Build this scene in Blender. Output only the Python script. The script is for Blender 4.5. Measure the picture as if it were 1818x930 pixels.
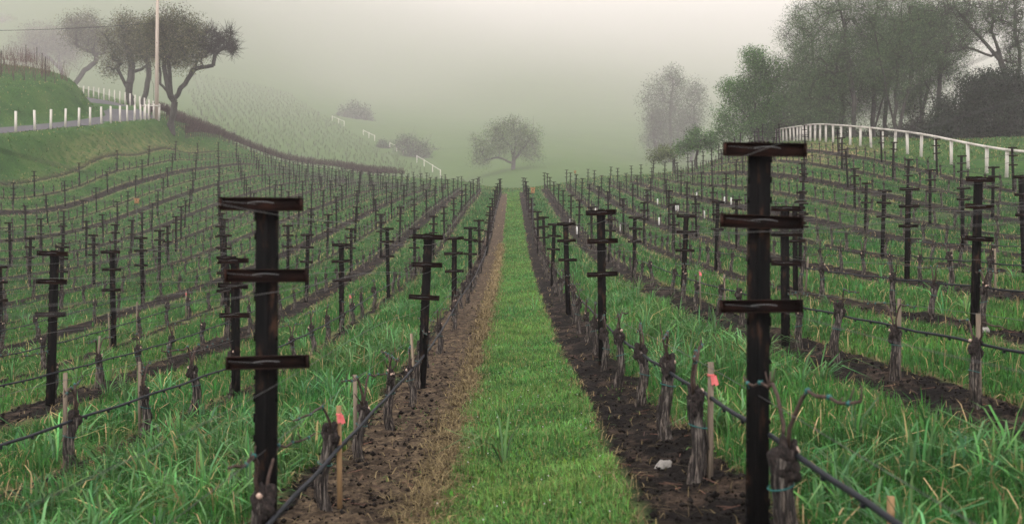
import bpy, math, random
import numpy as np
from mathutils import Vector
C = bpy.context.scene
COL = C.collection
for o in list(bpy.data.objects): bpy.data.objects.remove(o)
F = 1700.0; CX = 909.0; CY = 465.0            # focal length and centre in photograph pixels

# ------------------------------------------------------------------ camera
cd = bpy.data.cameras.new('camera'); cam = bpy.data.objects.new('camera', cd); COL.objects.link(cam)
cam.location = (0, 0, 0); cam.rotation_euler = (math.radians(90), 0, 0)
cd.sensor_width = 36; cd.lens = 36 * F / 1818; cd.clip_start = .1; cd.clip_end = 6000
cd.dof.use_dof = True; cd.dof.focus_distance = 17; cd.dof.aperture_fstop = 2.4
C.camera = cam

# ------------------------------------------------------------------ sky, sun, exposure
SUN_EL, SUN_AZ = math.radians(52), math.radians(200)
w = bpy.data.worlds.new('World'); C.world = w; w.use_nodes = True
nt = w.node_tree; nt.nodes.clear()
sky = nt.nodes.new('ShaderNodeTexSky'); sky.sky_type = 'NISHITA'; sky.sun_disc = False
sky.sun_elevation = SUN_EL; sky.sun_rotation = SUN_AZ; sky.dust_density = 5; sky.air_density = 1.0
hs = nt.nodes.new('ShaderNodeHueSaturation'); hs.inputs['Saturation'].default_value = .12
mx = nt.nodes.new('ShaderNodeMix'); mx.data_type = 'RGBA'; mx.inputs[0].default_value = .75
mx.inputs[7].default_value = (9.6, 8.75, 9.0, 1)    # even overcast veil
bg = nt.nodes.new('ShaderNodeBackground'); bg.inputs['Strength'].default_value = .15
out = nt.nodes.new('ShaderNodeOutputWorld')
nt.links.new(sky.outputs[0], hs.inputs['Color']); nt.links.new(hs.outputs[0], mx.inputs[6])
nt.links.new(mx.outputs[2], bg.inputs[0]); nt.links.new(bg.outputs[0], out.inputs[0])
sd = bpy.data.lights.new('sun', 'SUN'); sd.energy = .8; sd.angle = math.radians(25); sd.color = (1, .95, .88)
so = bpy.data.objects.new('sun', sd); COL.objects.link(so)
so.rotation_euler = Vector((math.sin(SUN_AZ) * math.cos(SUN_EL), math.cos(SUN_AZ) * math.cos(SUN_EL), math.sin(SUN_EL))).to_track_quat('Z', 'Y').to_euler()
C.view_settings.view_transform = 'Standard'; C.view_settings.look = 'None'
C.view_settings.gamma = 1; C.view_settings.use_curve_mapping = False
C.view_settings.exposure = .78
C.cycles.volume_bounces = 16; C.cycles.max_bounces = 18; C.cycles.diffuse_bounces = 3; C.cycles.transparent_max_bounces = 8
HAZE = .0006

# ------------------------------------------------------------------ helpers
rng = np.random.default_rng(7); random.seed(7)
def px(x, y, D): return Vector(((x - CX) * D / F, D, (CY - y) * D / F))
def hash2(ix, iy, s=0):
    h = (ix.astype(np.int64) * 374761393 + iy.astype(np.int64) * 668265263 + s * 2246822519) & 0xffffffff
    h = ((h ^ (h >> 13)) * 1274126177) & 0xffffffff
    return ((h ^ (h >> 16)) & 0xffff) / 65535.0
def vnoise(x, y, s=0):
    ix, iy = np.floor(x), np.floor(y); fx, fy = x - ix, y - iy
    fx = fx * fx * (3 - 2 * fx); fy = fy * fy * (3 - 2 * fy)
    a, b, c, d = hash2(ix, iy, s), hash2(ix + 1, iy, s), hash2(ix, iy + 1, s), hash2(ix + 1, iy + 1, s)
    return (a + (b - a) * fx) * (1 - fy) + (c + (d - c) * fx) * fy
def fbm(x, y, o=4, s=0):
    v = 0; a = .5
    for k in range(o): v = v + a * vnoise(x * 2 ** k, y * 2 ** k, s + k); a *= .5
    return v
def sstep(a, b, x):
    t = np.clip((x - a) / (b - a), 0, 1); return t * t * (3 - 2 * t)

def tag(o, label=None, cat=None, group=None, kind=None):
    if label: o['label'] = label
    if cat: o['category'] = cat
    if group: o['group'] = group
    if kind: o['kind'] = kind
    return o
def link(name, me, parent=None, loc=None):
    o = bpy.data.objects.new(name, me); COL.objects.link(o)
    if parent: o.parent = parent
    if loc is not None: o.location = loc
    return o
def thing(name, label, cat, loc=(0, 0, 0), rz=0, group=None):
    o = bpy.data.objects.new(name, None); COL.objects.link(o); o.location = loc; o.rotation_euler = (0, 0, rz)
    o.empty_display_size = .1
    return tag(o, label, cat, group)
def mesh_np(name, V, Fc, mat, colors=None, smooth=False, ks=None):
    """V (n,3); Fc (m,k) equal-sided faces, or flat list with ks loop counts"""
    me = bpy.data.meshes.new(name); V = np.asarray(V, np.float32)
    me.vertices.add(len(V)); me.vertices.foreach_set('co', V.ravel())
    if ks is None:
        Fc = np.asarray(Fc, np.int32); m, k = Fc.shape; ks = np.full(m, k, np.int32)
    else: m = len(ks); ks = np.asarray(ks, np.int32)
    fl = np.asarray(Fc, np.int32).ravel()
    me.loops.add(len(fl)); me.loops.foreach_set('vertex_index', fl)
    me.polygons.add(m); st = np.zeros(m, np.int32); st[1:] = np.cumsum(ks)[:-1]
    me.polygons.foreach_set('loop_start', st); me.polygons.foreach_set('loop_total', ks)
    if smooth: me.polygons.foreach_set('use_smooth', np.ones(m, bool))
    if colors is not None:
        a = me.color_attributes.new('Col', 'FLOAT_COLOR', 'POINT')
        c = np.ones((len(V), 4), np.float32); c[:, :3] = colors; a.data.foreach_set('color', c.ravel())
    if mat: me.materials.append(mat)
    me.update(calc_edges=True); return me
class MB:
    def __init__(s): s.V = []; s.F = []; s.K = []; s.Cc = []; s.n = 0
    def add(s, V, Fs, col=None):
        V = np.asarray(V, float).reshape(-1, 3)
        for f in Fs: s.F.extend([i + s.n for i in f]); s.K.append(len(f))
        s.V.append(V); s.n += len(V)
        s.Cc.append(np.tile(col if col is not None else (1, 1, 1), (len(V), 1)))
    def addn(s, V, Fn, col=None):
        Fn = np.asarray(Fn)
        s.F.extend((Fn + s.n).ravel().tolist()); s.K.extend([Fn.shape[1]] * len(Fn)); s.V.append(V); s.n += len(V)
        c = np.asarray(col if col is not None else (1, 1, 1), float)
        s.Cc.append(c if c.ndim == 2 else np.tile(c, (len(V), 1)))
    def box(s, c, sz, rz=0, taper=1, col=None):
        x, y, z = np.array(sz) / 2; P = []
        for dz, t in ((-z, 1), (z, taper)):
            for dx, dy in ((-x, -y), (x, -y), (x, y), (-x, y)): P.append((dx * t, dy * t, dz))
        P = np.array(P); ca, sa = math.cos(rz), math.sin(rz)
        Q = P.copy(); Q[:, 0] = P[:, 0] * ca - P[:, 1] * sa; Q[:, 1] = P[:, 0] * sa + P[:, 1] * ca
        s.add(Q + np.array(c), [(0, 3, 2, 1), (4, 5, 6, 7), (0, 1, 5, 4), (1, 2, 6, 5), (2, 3, 7, 6), (3, 0, 4, 7)], col)
    def tube(s, pts, r, k=6, col=None, cap=True):
        pts = np.asarray(pts, float); n = len(pts); r = np.broadcast_to(r, (n,))
        T = np.gradient(pts, axis=0); T /= np.linalg.norm(T, axis=1)[:, None] + 1e-9
        up = np.array([0, 0, 1.]) if abs(T[0][2]) < .8 else np.array([1., 0, 0])
        V = []
        for i in range(n):
            a = np.cross(T[i], up); a /= np.linalg.norm(a) + 1e-9; b = np.cross(T[i], a)
            th = np.arange(k) * 2 * math.pi / k
            V.append(pts[i] + r[i] * (np.cos(th)[:, None] * a + np.sin(th)[:, None] * b))
        fs = [(i * k + j, i * k + (j + 1) % k, (i + 1) * k + (j + 1) % k, (i + 1) * k + j) for i in range(n - 1) for j in range(k)]
        if cap: fs += [tuple(range(k))[::-1], tuple((n - 1) * k + j for j in range(k))]
        s.add(np.vstack(V), fs, col)
    def frusta(s, A, B, ra, rb, k=4, col=None):
        A = np.asarray(A, float); B = np.asarray(B, float); T = B - A; L = np.linalg.norm(T, axis=1)[:, None] + 1e-9; T = T / L
        A = A - T * np.minimum(L * .05, .03)
        up = np.where(np.abs(T[:, 2:3]) < .8, np.array([[0, 0, 1.]]), np.array([[1., 0, 0]]))
        a = np.cross(T, up); a /= np.linalg.norm(a, axis=1)[:, None] + 1e-9; b = np.cross(T, a); m = len(A)
        th = np.arange(k) * 2 * math.pi / k
        ring = np.cos(th)[None, :, None] * a[:, None] + np.sin(th)[None, :, None] * b[:, None]
        V = np.concatenate([A[:, None] + ring * np.reshape(ra, (-1, 1, 1)), B[:, None] + ring * np.reshape(rb, (-1, 1, 1))], 1)
        j = np.arange(k); q = np.stack([j, (j + 1) % k, k + (j + 1) % k, k + j], 1)
        Fq = (q[None] + (np.arange(m) * 2 * k)[:, None, None]).reshape(-1, 4)
        s.addn(V.reshape(-1, 3), Fq, col)
    def blob(s, c, r, seed=0, amp=.3, nu=8, nv=6, col=None):
        V = []; rr = np.random.default_rng(seed); ph = rr.uniform(0, 6, 6)
        for i in range(nv + 1):
            t = math.pi * i / nv
            for j in range(nu):
                p = 2 * math.pi * j / nu
                k = 1 + amp * (math.sin(2 * p + ph[0] + 2 * t) * .5 + math.sin(3 * p + ph[1] - 3 * t) * .4 + rr.uniform(-.5, .5) * .8 * math.sin(t))
                V.append((c[0] + r[0] * k * math.sin(t) * math.cos(p), c[1] + r[1] * k * math.sin(t) * math.sin(p), c[2] + r[2] * math.cos(t) * (k if 0 < i < nv else 1)))
        fs = [(i * nu + j, (i + 1) * nu + j, (i + 1) * nu + (j + 1) % nu, i * nu + (j + 1) % nu) for i in range(nv) for j in range(nu)]
        s.add(V, fs, col)
    def mesh(s, name, mat, smooth=False):
        return mesh_np(name, np.vstack(s.V), s.F, mat, np.vstack(s.Cc), smooth, s.K)

# ------------------------------------------------------------------ materials
def M(name, build):
    m = bpy.data.materials.new(name); m.use_nodes = True; t = m.node_tree; t.nodes.clear()
    o = t.nodes.new('ShaderNodeOutputMaterial'); build(t, o); return m
def N(t, typ, **kw):
    n = t.nodes.new(typ)
    for k, v in kw.items():
        if k.startswith('i_'):
            n.inputs[int(k[2:])].default_value = v
        else: setattr(n, k, v)
    return n
def noise(t, scale, detail=4, vec=None, rough=.6):
    n = N(t, 'ShaderNodeTexNoise'); n.inputs['Scale'].default_value = scale; n.inputs['Detail'].default_value = detail; n.inputs['Roughness'].default_value = rough
    if vec: t.links.new(vec, n.inputs['Vector'])
    return n.outputs[0]
def ramp(t, fac, stops):
    r = N(t, 'ShaderNodeValToRGB'); e = r.color_ramp.elements
    while len(e) < len(stops): e.new(.5)
    for k, (p, c) in enumerate(stops): e[k].position = p; e[k].color = (*c, 1) if len(c) == 3 else c
    t.links.new(fac, r.inputs[0]); return r.outputs[0]
def mixc(t, fac, a, b, mode='MIX'):
    m = N(t, 'ShaderNodeMix', data_type='RGBA', blend_type=mode)
    for i, v in ((0, fac), (6, a), (7, b)):
        if isinstance(v, (int, float)): m.inputs[i].default_value = v
        elif isinstance(v, tuple): m.inputs[i].default_value = (*v, 1)
        else: t.links.new(v, m.inputs[i])
    return m.outputs[2]
def math_(t, op, a, b=None, c=None):
    m = N(t, 'ShaderNodeMath', operation=op)
    for i, v in enumerate((a, b, c)):
        if v is None: continue
        if isinstance(v, (int, float)): m.inputs[i].default_value = v
        else: t.links.new(v, m.inputs[i])
    return m.outputs[0]
def maprange(t, v, a, b, c=0., d=1.):
    m = N(t, 'ShaderNodeMapRange'); t.links.new(v, m.inputs[0])
    for i, x in enumerate((a, b, c, d)): m.inputs[i + 1].default_value = x
    return m.outputs[0]
def geo_pos(t): return N(t, 'ShaderNodeNewGeometry').outputs['Position']
def simple(name, stops, scale=20, rough=.8, metal=0, bump=.3, bscale=None, stretch=None, attr=False, spec=.3, obj=True):
    def b(t, o):
        tc = N(t, 'ShaderNodeTexCoord'); mp = N(t, 'ShaderNodeMapping')
        t.links.new(tc.outputs['Object'], mp.inputs[0])
        oi = N(t, 'ShaderNodeObjectInfo')
        cb = N(t, 'ShaderNodeCombineXYZ'); t.links.new(math_(t, 'MULTIPLY', oi.outputs['Random'], 50.), cb.inputs[0]); t.links.new(cb.outputs[0], mp.inputs['Location'])
        if stretch: mp.inputs['Scale'].default_value = stretch
        f = noise(t, scale, 5, mp.outputs[0]); c = ramp(t, f, stops)
        if attr:
            a = N(t, 'ShaderNodeVertexColor', layer_name='Col'); c = mixc(t, 1., c, a.outputs[0], 'MULTIPLY')
        p = N(t, 'ShaderNodeBsdfPrincipled'); t.links.new(c, p.inputs['Base Color'])
        p.inputs['Roughness'].default_value = rough; p.inputs['Metallic'].default_value = metal; p.inputs['Specular IOR Level'].default_value = spec
        if bump:
            bm = N(t, 'ShaderNodeBump'); bm.inputs['Strength'].default_value = bump; bm.inputs['Distance'].default_value = .02
            t.links.new(noise(t, bscale or scale * 2, 5, mp.outputs[0]), bm.inputs['Height']); t.links.new(bm.outputs[0], p.inputs['Normal'])
        t.links.new(p.outputs[0], o.inputs[0])
    return M(name, b)
def leafmat(name, trans=.3, rough=.6, gain=1.0):
    def b(t, o):
        a = N(t, 'ShaderNodeVertexColor', layer_name='Col'); c = a.outputs[0]
        p = N(t, 'ShaderNodeBsdfPrincipled'); t.links.new(c, p.inputs['Base Color']); p.inputs['Roughness'].default_value = rough; p.inputs['Specular IOR Level'].default_value = .05
        tr = N(t, 'ShaderNodeBsdfTranslucent'); t.links.new(c, tr.inputs[0])
        m = N(t, 'ShaderNodeMixShader'); m.inputs[0].default_value = trans
        t.links.new(p.outputs[0], m.inputs[1]); t.links.new(tr.outputs[0], m.inputs[2]); t.links.new(m.outputs[0], o.inputs[0])
    return M(name, b)
POST = simple('weathered_dark_steel', [(.3, (.003, .0034, .0034)), (.55, (.0055, .0052, .005)), (.68, (.032, .018, .012))], 14, .85, 0, .25, 60, (1, 1, .35), spec=.04)
ARM = simple('rusty_crossarm_steel', [(.3, (.005, .005, .0048)), (.5, (.015, .0085, .0068)), (.75, (.042, .019, .013))], 16, .85, 0, .3, 80, (.4, 1, 1), spec=.06)
CLIP = simple('galvanised_wire', [(.3, (.07, .073, .073)), (.7, (.15, .15, .15))], 40, .5, .5, 0)
BARK = simple('shaggy_vine_bark', [(.36, (.007, .0065, .006)), (.5, (.034, .029, .025)), (.64, (.18, .158, .135))], 55, .95, 0, 1., 90, (1, 1, .10), attr=True)
HEADM = simple('knotted_vine_head', [(.35, (.005, .0045, .004)), (.58, (.026, .019, .016)), (.78, (.10, .078, .065))], 60, .95, 0, .9, 90, attr=True)
CANE = simple('vine_cane_bark', [(.3, (.016, .011, .009)), (.7, (.075, .048, .036))], 60, .8, 0, .4, attr=True)
CUT = simple('pruning_cut_wood', [(.3, (.30, .21, .16)), (.7, (.50, .38, .30))], 60, .8, 0, .2)
TIE = simple('teal_plastic_tie', [(.3, (.004, .055, .052)), (.7, (.008, .11, .10))], 30, .4, 0, 0)
STAKE = simple('weathered_stake_wood', [(.3, (.12, .10, .075)), (.7, (.26, .22, .17))], 20, .9, 0, .3, 40, (1, 1, .1), attr=True)
TAPE = simple('pink_flagging_tape', [(.3, (.42, .07, .07)), (.7, (.60, .16, .15))], 30, .5, 0, 0)
HOSE = simple('black_drip_hose', [(.3, (.010, .012, .015)), (.7, (.014, .017, .021))], 8, .6, 0, .1, spec=.15)
WIRE = simple('dull_wire', [(.3, (.02, .021, .021)), (.7, (.07, .07, .07))], 8, .5, .3, 0)
WHITE = simple('white_painted_wood', [(.3, (.36, .345, .30)), (.7, (.52, .50, .44))], 4, .7, 0, .15, 30, (1, 1, .2))
GTUBE = simple('white_plastic_tube', [(.3, (.40, .40, .38)), (.7, (.55, .55, .52))], 8, .6, 0, 0)
PINE = simple('pale_pole_wood', [(.3, (.26, .22, .175)), (.7, (.42, .365, .30))], 6, .9, 0, .3, 20, (1, 1, .06))
TREEBARK = simple('tree_bark', [(.3, (.016, .017, .014)), (.7, (.058, .056, .046))], 5, .95, 0, .6, 10, (1, 1, .3))
BOXW = simple('birdhouse_wood', [(.3, (.28, .15, .07)), (.7, (.42, .25, .13))], 14, .9, 0, .2)
ROCK = simple('pale_rock', [(.3, (.10, .10, .09)), (.7, (.26, .25, .22))], 14, .9, 0, .5)
DARK = simple('dark_hole', [(.3, (.01, .01, .01)), (.7, (.02, .02, .02))], 5, .9, 0, 0)
GRASS = leafmat('grass_blade', .28)
STRAW = leafmat('dry_straw', .15, .8)
LEAF = leafmat('tree_leaf', .25)
SOILC = simple('soil_clod', [(.3, (.004, .0042, .004)), (.6, (.013, .011, .0095)), (.8, (.06, .046, .034))], 30, 1., 0, .8, 60, attr=True, spec=.05)

# ------------------------------------------------------------------ terrain heights (z relative to the eye)
RW = 2.44; S = 7.9; D0 = 4.75; VS = 1.58
road_pts = np.array([(-47.5, 30, 2.5), (-47.5, 60, 6.9), (-47.5, 85, 11.5), (-47.5, 105, 15.2), (-48.3, 118, 17.7), (-51.0, 128, 19.5), (-57, 138, 22.2), (-68, 152, 26), (-88, 174, 31), (-125, 210, 38)])
def dense(P, n=16):
    out = []
    for i in range(len(P) - 1):
        p0 = P[max(i - 1, 0)]; p1 = P[i]; p2 = P[i + 1]; p3 = P[min(i + 2, len(P) - 1)]
        for t in np.linspace(0, 1, n, endpoint=False):
            out.append(.5 * (2 * p1 + (p2 - p0) * t + (2 * p0 - 5 * p1 + 4 * p2 - p3) * t * t + (3 * p1 - p0 - 3 * p2 + p3) * t ** 3))
    out.append(P[-1]); return np.array(out)
RD = dense(road_pts)
ctl = [  # X, D, z
 (0,-4,-1.6),(0,0,-1.6),(0,4.75,-1.57),(0,8.5,-1.58),(0,12.65,-1.55),(0,20.5,-1.25),(0,28,-.9),(0,35,-.45),(0,41,0),(0,47,.6),(0,53,1.25),(0,63,2.5),(0,75,4.0),(0,90,5.7),(0,104,7.3),(0,125,9.5),(0,140,10.6),
 (0,180,12.8),(0,230,17),(0,270,22.5),(0,300,28.3),(0,410,47),(0,480,61),(0,780,121.6),(0,1000,185),(0,1450,311),(0,2200,537),(0,3300,902),(0,3900,1131),
 (-1.22,4.75,-1.70),(1.22,4.75,-1.43),(-1.22,12.65,-1.68),(1.22,12.65,-1.42),(-1.22,20.5,-1.3),(1.22,20.5,-1.15),(1.22,28,-.78),(-1.22,28,-.98),
 (-3.66,7,-1.74),(-3.66,12.65,-1.80),(-3.66,20.5,-1.56),(-3.66,28.4,-1.1),(-3.66,36,-.6),(-6.1,12.65,-1.93),(-8.54,20.5,-1.85),(-11,20.5,-1.94),(-11,28.4,-1.35),(-13.4,28.4,-1.43),
 (-18.3,36.35,-.93),(-23.2,44.3,-.27),(-28,52,.58),(-32.5,60,1.9),(-36,68,3.8),(-39,74.6,5.5),(-39,90,8.8),(-39,102,11.0),(-39,114,12.7),(-39,128,14.4),(-39,147,15.7),(-28,160,13.9),(-15.6,140,11.2),(-24,80,4.5),(-15,60,2.0),(-20,110,8.6),(-41,80,7.3),(-41,90,9.4),(-41,104,12.2),(-42,119,14.6),
 (3.66,7,-1.2),(3.66,12.65,-1.14),(3.66,20.5,-.88),(3.66,28.4,-.5),(6.1,12.65,-.9),(6.1,28.4,-.28),(8.54,20.5,-.45),(11,20.5,-.25),(11,28.4,.14),(15,28.4,.5),
 (26,50.7,4.5),(26,60,6.5),(26,73.6,9.0),(26,82,10.3),(31.6,110,13.5),(3.6,108,8.2),(11.5,110,8.9),(17.8,110,10.1),(22,110,10.9),(28.9,112,13.9),(40,60,7.0),(40,75,9.1),(40,92,11.6),(50,95,12.4),(45,120,12.5),(33,150,13.5),(15,170,15),(20,210,17),(36,270,25),(69,420,43.6),(100,820,128),(60,150,14),(12,60,3.2),(15,85,6.6),
 (-44,98,14),(-44,119,17.6),(-47.9,160,20.2),(-41,170,17.7),(-31,172,16.4),(-19.7,160,14.0),(-9.6,150,12.8),(-62,180,27),(-24,215,17),(-41,330,32),(-22.5,322,27.4),(-101,540,79.5),(-61,400,45.9),(-72,340,37),(-62,240,23.5),(-135,478,74.5),(-230,770,156),(-116,340,51),(-90,250,37.5),(-23,470,58),(-450,1000,330),(-340,700,145),(-161,350,63),(-640,1500,520),(-470,1500,440),(-300,1500,370),(-150,1050,190),(-900,2600,900),
 (-53,85,14.8),(-55,95,16.9),(-57.8,108,20.2),(-56,118,22),(-65,130,26.2),(-72,132,27.3),(-61,124,24.6),(-83,190,32),(-66,163,26),(-91,200,36),(-120,160,38),
 (-60,60,9),(-90,80,18),(-150,120,40),(-60,20,1),(-25,5,-1.9),(-60,0,0),(60,0,1.5),(60,20,2.5),(60,50,6),(25,5,.2),(100,60,10),(120,120,15),(160,300,30),(230,600,84),(500,1200,200),(1500,3700,1050),(-1500,3700,1080),(3700,3700,1000),(-3700,3700,1050),(2200,2200,560),(-2200,2200,650),(1200,1300,300),(-1200,1300,340),(-300,300,90),(300,300,50),(-8,-4,-1.8),(8,-4,-1.2)]
ctl = np.array(ctl, float)
def warp(X, D): return np.stack([1.6 * np.asarray(X) / (np.asarray(D) + 15), .55 * np.log(np.asarray(D) + 15)], -1)
def kern(r2): return .5 * r2 * np.log(r2 + 1e-12)
_c = warp(ctl[:, 0], ctl[:, 1]); _f = ctl[:, 2] / (ctl[:, 1] + 15); n_ = len(_c)
A = np.zeros((n_ + 3, n_ + 3)); d2 = ((_c[:, None] - _c[None]) ** 2).sum(-1); A[:n_, :n_] = kern(d2) + np.eye(n_) * 2e-4
A[:n_, n_] = 1; A[:n_, n_ + 1:] = _c; A[n_, :n_] = 1; A[n_ + 1:, :n_] = _c.T
_w = np.linalg.solve(A, np.r_[_f, 0, 0, 0])
def zbase(X, D):
    X = np.atleast_1d(np.asarray(X, float)); D = np.atleast_1d(np.asarray(D, float)); sh = X.shape
    Q = warp(X.ravel(), D.ravel()); o = np.empty(len(Q))
    for i in range(0, len(Q), 40000):
        q = Q[i:i + 40000]; r2 = (q[:, None, 0] - _c[None, :, 0]) ** 2 + (q[:, None, 1] - _c[None, :, 1]) ** 2
        o[i:i + 40000] = kern(r2) @ _w[:n_] + _w[n_] + q @ _w[n_ + 1:]
    return (o * (D.ravel() + 15)).reshape(sh)
def road_info(X, D):
    """signed distance to the road centre (positive on the vineyard side) and road height"""
    X = np.asarray(X, float); D = np.asarray(D, float); best = np.full(X.shape, 1e9); sg = np.zeros(X.shape); zr = np.zeros(X.shape)
    for i in range(0, len(RD) - 1):
        a, b = RD[i], RD[i + 1]; e = b[:2] - a[:2]; L = e @ e
        t = np.clip(((X - a[0]) * e[0] + (D - a[1]) * e[1]) / L, 0, 1)
        dx = X - a[0] - t * e[0]; dy = D - a[1] - t * e[1]; d = np.hypot(dx, dy)
        s = np.sign(dx * e[1] - dy * e[0]); m = d < best
        best = np.where(m, d, best); sg = np.where(m, s, sg); zr = np.where(m, a[2] + t * (b[2] - a[2]), zr)
    return best * sg, zr
def in_block(X, D):
    """1 inside the vineyard block"""
    X = np.asarray(X, float); D = np.asarray(D, float)
    dend = np.interp(X, [-42, -39, -28, -15.6, -9, -1.3, 3, 29, 30], [150, 152, 160, 140, 125, 106, 108, 111, 100])
    xr = np.interp(D, [0, 45, 60, 84, 100, 112], [24.5, 24.5, 24.5, 24.5, 27, 29]); 
    return (1 - sstep(dend - 1, dend + 1, D)) * sstep(-40.6, -39.8, X) * (1 - sstep(xr - .3, xr + .3, X))
def soil_w(X, D):
    """0..1 bare soil amount"""
    X = np.asarray(X, float); D = np.asarray(D, float)
    n = np.floor(X / RW); d = np.abs(X / RW - n - .5) * RW
    odd = np.mod(n, 2)
    wd = np.where(odd > .5, .42, np.where(X < -2.4, .12, .27))
    wob = (fbm(X * 1.6, D * 1.1, 4, 3) - .47) * .62
    s = 1 - sstep(wd - .08, wd + .08, d + wob)
    ais = sstep(.55, .68, np.abs(X - .15) + wob * .5)
    inner = np.abs(X) < 1.22
    s = np.where(inner, np.maximum(s, ais), s)
    return s * in_block(X, D)
def hz(X, D, fine=True):
    X = np.atleast_1d(np.asarray(X, float)); D = np.atleast_1d(np.asarray(D, float))
    z = zbase(X, D); m = (X < -25) & (D > 15) & (D < 300) & (X > -160)
    if m.any():
        s, zr = road_info(X[m], D[m]); a = np.abs(s)
        f = np.where(s > 0, sstep(3.6, 6.6, a), sstep(3.0, 7.5, a))
        z[m] = (zr - .04) * (1 - f) + z[m] * f
    if fine:
        near = 1 - sstep(25, 60, D)
        sl = soil_w(X, D)
        z = z + near * (.06 * (fbm(X * 1.1, D * 1.1, 3, 5) - .45) + sl * (.11 * (fbm(X * 5, D * 5, 3, 9) - .4) + .07 * np.abs(fbm(X * 14, D * 11, 3, 19) - .45) + .02))
        far = sstep(60, 140, D) * (1 - in_block(X, D)) 
        z = z + far * (fbm(X * .08, D * .08, 4, 11) - .45) * .6
    return z
def H(x, y): return float(hz(np.array([x]), np.array([y]), False)[0])

# ground sheet
us = np.concatenate([np.linspace(-1.0, -.62, 30, endpoint=False), np.linspace(-.62, .62, 430), np.linspace(.62, 1.0, 31)[1:]])
ds = [-5.]
while ds[-1] < 3860: ds.append(ds[-1] + (.35 if ds[-1] < 3 else max(.045, .0085 * ds[-1])))
ds = np.array(ds); UU, DD = np.meshgrid(us, ds); XX = UU * (DD + 7); ZZ = hz(XX, DD)
nr, nc = XX.shape; idx = np.arange(nr * nc).reshape(nr, nc)
quads = np.stack([idx[:-1, :-1], idx[:-1, 1:], idx[1:, 1:], idx[1:, :-1]], -1).reshape(-1, 4)
def ground_mat(t, o):
    P = geo_pos(t); sx = N(t, 'ShaderNodeSeparateXYZ'); t.links.new(P, sx.inputs[0]); x = sx.outputs[0]
    blk = N(t, 'ShaderNodeAttribute', attribute_name='blk').outputs['Fac']
    hayatt = N(t, 'ShaderNodeAttribute', attribute_name='straw').outputs['Fac']
    q = math_(t, 'DIVIDE', x, RW); n = math_(t, 'FLOOR', q); fr = math_(t, 'SUBTRACT', math_(t, 'SUBTRACT', q, n), .5)
    d = math_(t, 'MULTIPLY', math_(t, 'ABSOLUTE', fr), RW)
    odd = math_(t, 'FLOORED_MODULO', n, 2.)
    left = math_(t, 'LESS_THAN', x, -2.4)
    even_w = math_(t, 'SUBTRACT', .27, math_(t, 'MULTIPLY', left, .15))
    wd = math_(t, 'ADD', math_(t, 'MULTIPLY', odd, .42), math_(t, 'MULTIPLY', math_(t, 'SUBTRACT', 1., odd), even_w))
    wob = math_(t, 'MULTIPLY', math_(t, 'SUBTRACT', noise(t, 2.2, 6, P), .5), .5)
    e = math_(t, 'SUBTRACT', math_(t, 'ADD', d, wob), wd)
    soil = maprange(t, e, .07, -.05)
    ais = math_(t, 'SUBTRACT', math_(t, 'ADD', math_(t, 'ABSOLUTE', math_(t, 'SUBTRACT', x, .15)), math_(t, 'MULTIPLY', wob, .6)), .62)
    aisf = math_(t, 'MULTIPLY', maprange(t, ais, -.05, .05), math_(t, 'LESS_THAN', math_(t, 'ABSOLUTE', x), 1.22))
    soil = math_(t, 'MULTIPLY', math_(t, 'MAXIMUM', soil, aisf), blk)
    edge = math_(t, 'MULTIPLY', math_(t, 'MULTIPLY', maprange(t, e, .28, .03), math_(t, 'SUBTRACT', 1., soil)), blk)
    g1 = ramp(t, noise(t, .35, 6, P), [(.3, (.020, .062, .014)), (.5, (.034, .092, .020)), (.7, (.065, .115, .030))])
    g2 = ramp(t, noise(t, 9, 5, P), [(.3, (.5, .5, .5)), (.7, (1.2, 1.2, 1.15))])
    g = mixc(t, 1., g1, g2, 'MULTIPLY')
    g = mixc(t, maprange(t, sx.outputs[1], 150, 300), g, mixc(t, noise(t, .03, 6, P), (.034, .080, .016), (.062, .112, .024)))
    hy = math_(t, 'MULTIPLY', hayatt, ramp(t, noise(t, 1.4, 6, P), [(.38, (0, 0, 0)), (.6, (1, 1, 1))]))
    g = mixc(t, hy, g, (.26, .19, .10))
    s1 = ramp(t, noise(t, 2.0, 10, P, .75), [(.38, (.004, .0042, .0042)), (.52, (.012, .0105, .009)), (.66, (.070, .054, .040))])
    s2 = ramp(t, noise(t, 26, 6, P, .7), [(.3, (.25, .25, .25)), (.7, (1.6, 1.5, 1.4))])
    s = mixc(t, 1., s1, s2, 'MULTIPLY')
    side = math_(t, 'MULTIPLY', math_(t, 'LESS_THAN', math_(t, 'ABSOLUTE', x), 1.5), maprange(t, x, .3, -.3))
    lf = ramp(t, noise(t, 7, 8, P, .75), [(.36, (.016, .013, .010)), (.5, (.095, .074, .050)), (.64, (.24, .19, .125))])
    s = mixc(t, math_(t, 'MULTIPLY', side, .62), s, mixc(t, 1., lf, s2, 'MULTIPLY'))
    st = ramp(t, noise(t, 40, 4, P), [(.3, (.12, .09, .05)), (.7, (.30, .24, .14))])
    c = mixc(t, math_(t, 'MULTIPLY', edge, .55), g, st); c = mixc(t, soil, c, s)
    p = N(t, 'ShaderNodeBsdfPrincipled'); t.links.new(c, p.inputs['Base Color']); p.inputs['Roughness'].default_value = 1; p.inputs['Specular IOR Level'].default_value = .08
    bm = N(t, 'ShaderNodeBump'); bm.inputs['Strength'].default_value = 1.; bm.inputs['Distance'].default_value = .06
    t.links.new(noise(t, 22, 7, P, .7), bm.inputs['Height']); t.links.new(bm.outputs[0], p.inputs['Normal']); t.links.new(p.outputs[0], o.inputs[0])
GM = M('vineyard_ground', ground_mat)
gme = mesh_np('ground', np.stack([XX, DD, ZZ], -1).reshape(-1, 3), quads, GM, smooth=True)
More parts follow.
